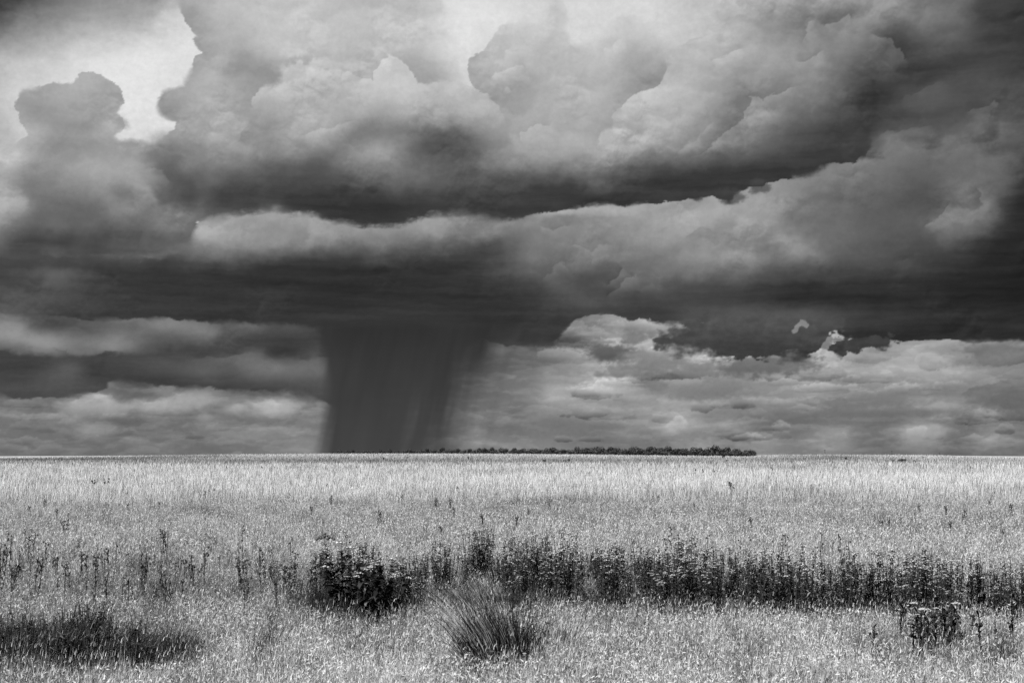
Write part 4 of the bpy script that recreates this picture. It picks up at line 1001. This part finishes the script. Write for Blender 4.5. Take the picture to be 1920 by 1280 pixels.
    # --- far bushes
    def crown(rx, rz, nl, leaf, seed, tn=.05, h0=.0):
        r = random.Random(seed); M = MB()
        lobes = [(r.uniform(-.6, .6) * rx, r.uniform(-.5, .5) * rx, rz * r.uniform(.35, .8), r.uniform(.35, .6)) for _ in range(7)]
        for i in range(nl):
            lx, ly, lz, lr = r.choice(lobes)
            d = np.array([r.gauss(0, 1), r.gauss(0, 1), r.gauss(0, 1)]); d /= np.linalg.norm(d)
            k = r.uniform(.75, 1.05); p = np.array((lx, ly, lz)) + d * np.array((lr * rx, lr * rx, lr * rz * .8)) * k
            p[2] = max(p[2], .05 * rz) + h0
            a = np.cross(d, (r.gauss(0, 1), r.gauss(0, 1), r.gauss(0, 1))); a /= np.linalg.norm(a) + 1e-9; b = np.cross(d, a)
            s = leaf * r.uniform(.6, 1.4); o = len(M.v); tt = tn * r.choice([.4, .8, 1, 1.6, 2.4]) * (0.6 + .7 * (d[2] > 0))  # upward leaves lighter: light from above painted into the tone
            M.v += [p - a * s, p - b * s * .6, p + a * s, p + b * s * .6]; M.t += [tt] * 4; M.f.append((o, o + 1, o + 2, o + 3))
        return M
    barkm = gray_mat('bark', noisy(.04, .10, 3))
    def tree(name, label, cat, rx, rz, seed, group=None, trunk_h=.9, tn=.05, leaf=.28, nl=420):
        t = thing(name, label, cat, group=group); r = random.Random(seed)
        T = MB(); T.tube([(0, 0, -.3), (.05, 0, trunk_h * .6), (.1, 0, trunk_h + rz * .3)], .16, .09, .06, 6)
        for k in range(4):
            a = k * 1.6 + r.uniform(0, 1); T.tube([(.05, 0, trunk_h * .6), (math.cos(a) * rx * .45, math.sin(a) * rx * .45, trunk_h + rz * .55)], .07, .03, .06, 5)
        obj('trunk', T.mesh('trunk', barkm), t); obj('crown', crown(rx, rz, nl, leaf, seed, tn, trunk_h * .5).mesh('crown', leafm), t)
        return t
    gt = 'low dark trees of the belt on the horizon'
    tp = [tree('scrub_tree', 'low rounded dark tree in the long belt on the horizon', 'tree', rnd.uniform(2.2, 3.2), rnd.uniform(2.5, 3.4), 40 + i, gt) for i in range(6)]
    edge = [(1415, 762), (1300, 775), (1200, 800), (1100, 880), (1000, 1020), (900, 1250), (760, 1600), (620, 1950)]
    ex = [e[0] for e in edge][::-1]; ed = [e[1] for e in edge][::-1]
    k = 0
    cand = []
    for row in range(3):
        x = 1412 - row * 5
        while x > 622:
            d = np.interp(x, ex, ed) * (1 + .035 * row) + rnd.uniform(-8, 8)
            cand.append((x, d, row)); x -= (rnd.uniform(7, 15) if x > 1000 else rnd.uniform(7, 22)) if row < 2 else rnd.uniform(10, 22)
    for x, d, row in cand:
        X = (x - 960) / F * d; Z = float(terrain(X, d)) - .5 * (x > 1000) + .8 * np.interp(x, [620, 980], [1, 0])
        s = rnd.uniform(.75, 1.15) * (1.0 if x > 950 else np.interp(x, [620, 950], [1.0, 1.1])) * (1.42 if row else 1.1)
        if x > 1385: s *= .8
        lb = 'rightmost low dark tree, at the end of the belt on the horizon' if k == 0 else None
        o = place(tp, rnd.randrange(6), (X, d, Z), rnd.uniform(0, 6.28), s, lb); k += 1
    print('trees', k)
    shr = [ # x, y base, width, height, label
        (1019, 867, 10, 4.5, 'small dark bush far off below the left part of the tree belt'), (1059, 867, 7, 4, 'left half of a pair of small dark bushes below the tree belt'), (1066, 866.5, 7, 5, 'right half of a pair of small dark bushes below the tree belt'),
        (1355, 860, 7, 7, 'round dark bush just below the right end of the tree belt'), (1584, 862.5, 6, 5, 'lone dark bush on the far field right of the tree belt'), (1688, 867, 18, 5, 'low wide dark bush far off on the right'), (1672, 867, 6, 5, 'small bush touching the left of the wide one on the right'),
        (1713, 867, 8, 4, 'small bush right of the wide one on the right'), (825, 867, 6, 4, 'small dark bush far off before the rain shaft'), (878, 861, 4, 5, 'narrow dark bush on the far field beside the rain shaft'), (720, 862, 4, 4, 'speck-like dark bush at the foot of the rain shaft'), (832, 866.5, 3, 2.5, 'tiny bush right of the small one before the rain shaft'), (1662, 866, 4, 3, 'tiny bush at the left of the group on the right'), (1248, 862, 3, 5, 'narrow dark bush below the middle of the tree belt')]
    for i, (x, y, w, h, l) in enumerate(shr):
        # walk along the view line until the terrain is met
        slope = -(y - 850) / F; dd = np.arange(150, 820, 1.0); X = (x - 960) / F * dd
        hit = np.nonzero(terrain(X, dd) >= CAM_H + slope * dd)[0]; d = dd[hit[0]] if len(hit) else 700
        X = (x - 960) / F * d; m = d / F
        t = thing('bush', l, 'bush', (X, d, float(terrain(X, d)) - .05))
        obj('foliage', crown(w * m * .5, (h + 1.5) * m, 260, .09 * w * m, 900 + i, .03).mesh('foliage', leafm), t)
        T = MB(); T.tube([(0, 0, -.1), (.02, 0, h * m * .4)], .05, .03, .05, 5); obj('stem', T.mesh('stem', barkm), t)
    # --- utility poles on the far right horizon
    for x, top, l in [(1545, 842.5, 'leftmost thin pole on the far horizon right of the tree belt'), (1670, 844.5, 'middle thin pole on the far horizon at the right'), (1759, 847.5, 'rightmost thin pole on the far horizon')]:
        d = 1250.0; X = (x - 960) / F * d; z0 = float(terrain(X, d)); zt = CAM_H + (850 - top) / F * d
        t = thing('utility_pole', l, 'pole', (X, d, z0)); P = MB(); P.tube([(0, 0, -.5), (0, 0, zt - z0)], .26, .2, .1, 8); obj('post', P.mesh('post', barkm), t)
        P = MB(); P.tube([(-1, 0, zt - z0 - .5), (1, 0, zt - z0 - .5)], .1, .1, .1, 6); obj('crossarm', P.mesh('crossarm', barkm), t)

# ------------------------------------------------------------------ rain shaft: a closed column of falling rain 9 km away
def build_rain():
    yy = np.linspace(584, 870, 150)
    xL = lambda y: np.interp(y, [580, 600, 640, 680, 720, 760, 800, 850], [590, 597, 604, 612, 617, 615, 609, 600])
    xR = lambda y: np.interp(y, [580, 600, 640, 680, 720, 760, 800, 850], [985, 965, 930, 902, 882, 868, 860, 856])
    nx = 260; s = np.linspace(-1, 1, nx)
    D = 9000.0; co = []; al = []; cl = []; faces = []
    o = 0
    for side in (-1, 1):
        for y in yy:
            x = 800 + s * 260
            dd = D + side * 900 * np.sqrt(1 - s * s)
            u = (x - 960) / F
            co.append(np.stack([u * dd, dd, CAM_H + (850 - y) / F * dd], -1))
            # heavy core, soft right flank, thin veil further right, streaks leaning with the wind
            xs = x + (850 - y) * -.22
            st = fbm(xs / 30, np.full_like(xs, y / 230), 4, 501, .5)
            st2 = fbm(xs / 50, np.full_like(xs, y / 220), 3, 503)
            wr = np.interp(y, [600, 700, 850], [45, 75, 110])
            core = sstep(xL(y) - 15, xL(y) + 17, x + st * 10 + st2 * 12) * sstep(xR(y) + wr, xR(y) - wr, x + st * 40 + st2 * 45)
            veil = .55 * sstep(1060, 880, x + st2 * 60) * sstep(xL(y), xL(y) + 30, x) * sstep(830, 640, y) * (1 + .4 * st)
            vl = .16 * sstep(545, 600, x) * sstep(700, 800, y) * (x < xL(y) + 20) * (1 + st) * .3
            t = np.clip(core * (.975 + .02 * st), 0, 1); t = 1 - (1 - t) * (1 - np.clip(veil, 0, 1)) * (1 - np.clip(vl, 0, 1) * .5)
            t *= sstep(586, 622, y) * sstep(541, 560, x) * sstep(1059, 1030, x)
            al.append(1 - np.sqrt(1 - np.clip(t, 0, .985)))
            b = np.interp(y, [600, 700, 848], [52, 60, 68]) + st * 4 + st2 * 5 + 22 * sstep(xR(y) - 20, xR(y) + 60, x)
            cl.append((b / 255) ** 2.2)
        j = (np.arange(len(yy) - 1) * nx)[:, None] + np.arange(nx - 1)[None]
        faces.append(np.stack([j, j + 1, j + nx + 1, j + nx], -1).reshape(-1, 4) + o); o += nx * len(yy)
    me = mesh_np('rain_shaft', np.concatenate(co), np.concatenate(faces))
    ca = me.color_attributes.new('rain', 'FLOAT_COLOR', 'POINT')
    c = np.ones((o, 4), np.float32); c[:, 0] = np.concatenate(cl); c[:, 1] = np.concatenate(al); ca.data.foreach_set('color', c.ravel())
    m = bpy.data.materials.new('falling_rain'); m.use_nodes = True; nt = m.node_tree; nt.nodes.clear(); N = nt.nodes.new; L = nt.links.new
    a = N('ShaderNodeAttribute'); a.attribute_name = 'rain'; sp = N('ShaderNodeSeparateColor'); em = N('ShaderNodeEmission'); tr = N('ShaderNodeBsdfTransparent'); mx = N('ShaderNodeMixShader'); out = N('ShaderNodeOutputMaterial')
    L(a.outputs['Color'], sp.inputs[0]); L(sp.outputs[0], em.inputs['Color']); L(sp.outputs[1], mx.inputs[0]); L(tr.outputs[0], mx.inputs[1]); L(em.outputs[0], mx.inputs[2]); L(mx.outputs[0], out.inputs['Surface'])
    m.cycles.emission_sampling = 'NONE'; me.materials.append(m)
    link(bpy.data.objects.new('rain_shaft', me), kind='stuff', label='dark grey shaft of heavy rain falling from the cloud base to the horizon', category='rain')

def build_light():
    sc = bpy.context.scene
    w = bpy.data.worlds.new('World'); sc.world = w; w.use_nodes = True; nt = w.node_tree; bg = nt.nodes['Background']
    sky = nt.nodes.new('ShaderNodeTexSky'); sky.sky_type = 'NISHITA'; sky.sun_disc = False
    el, az = math.radians(50), math.radians(222)         # sun high, behind the camera to the left
    sky.sun_elevation = el; sky.sun_rotation = az
    bw = nt.nodes.new('ShaderNodeRGBToBW'); nt.links.new(sky.outputs[0], bw.inputs[0]); nt.links.new(bw.outputs[0], bg.inputs['Color'])
    bg.inputs['Strength'].default_value = .06
    s = bpy.data.lights.new('sun', 'SUN'); s.energy = 5.0; s.angle = math.radians(.5); s.color = (1, 1, 1)
    so = bpy.data.objects.new('sun', s); sc.collection.objects.link(so)
    d = mathutils.Vector((math.sin(az) * math.cos(el), math.cos(az) * math.cos(el), math.sin(el)))
    so.rotation_euler = d.to_track_quat('Z', 'Y').to_euler()
    sc.cycles.transparent_max_bounces = 32; sc.cycles.max_bounces = 6; sc.cycles.diffuse_bounces = 3; sc.cycles.transmission_bounces = 4

build_sky(); build_ground(); build_grass(); build_plants(); build_rain(); build_light(); build_camera()
for o in bpy.context.scene.objects:
    if 'used' in o: del o['used']
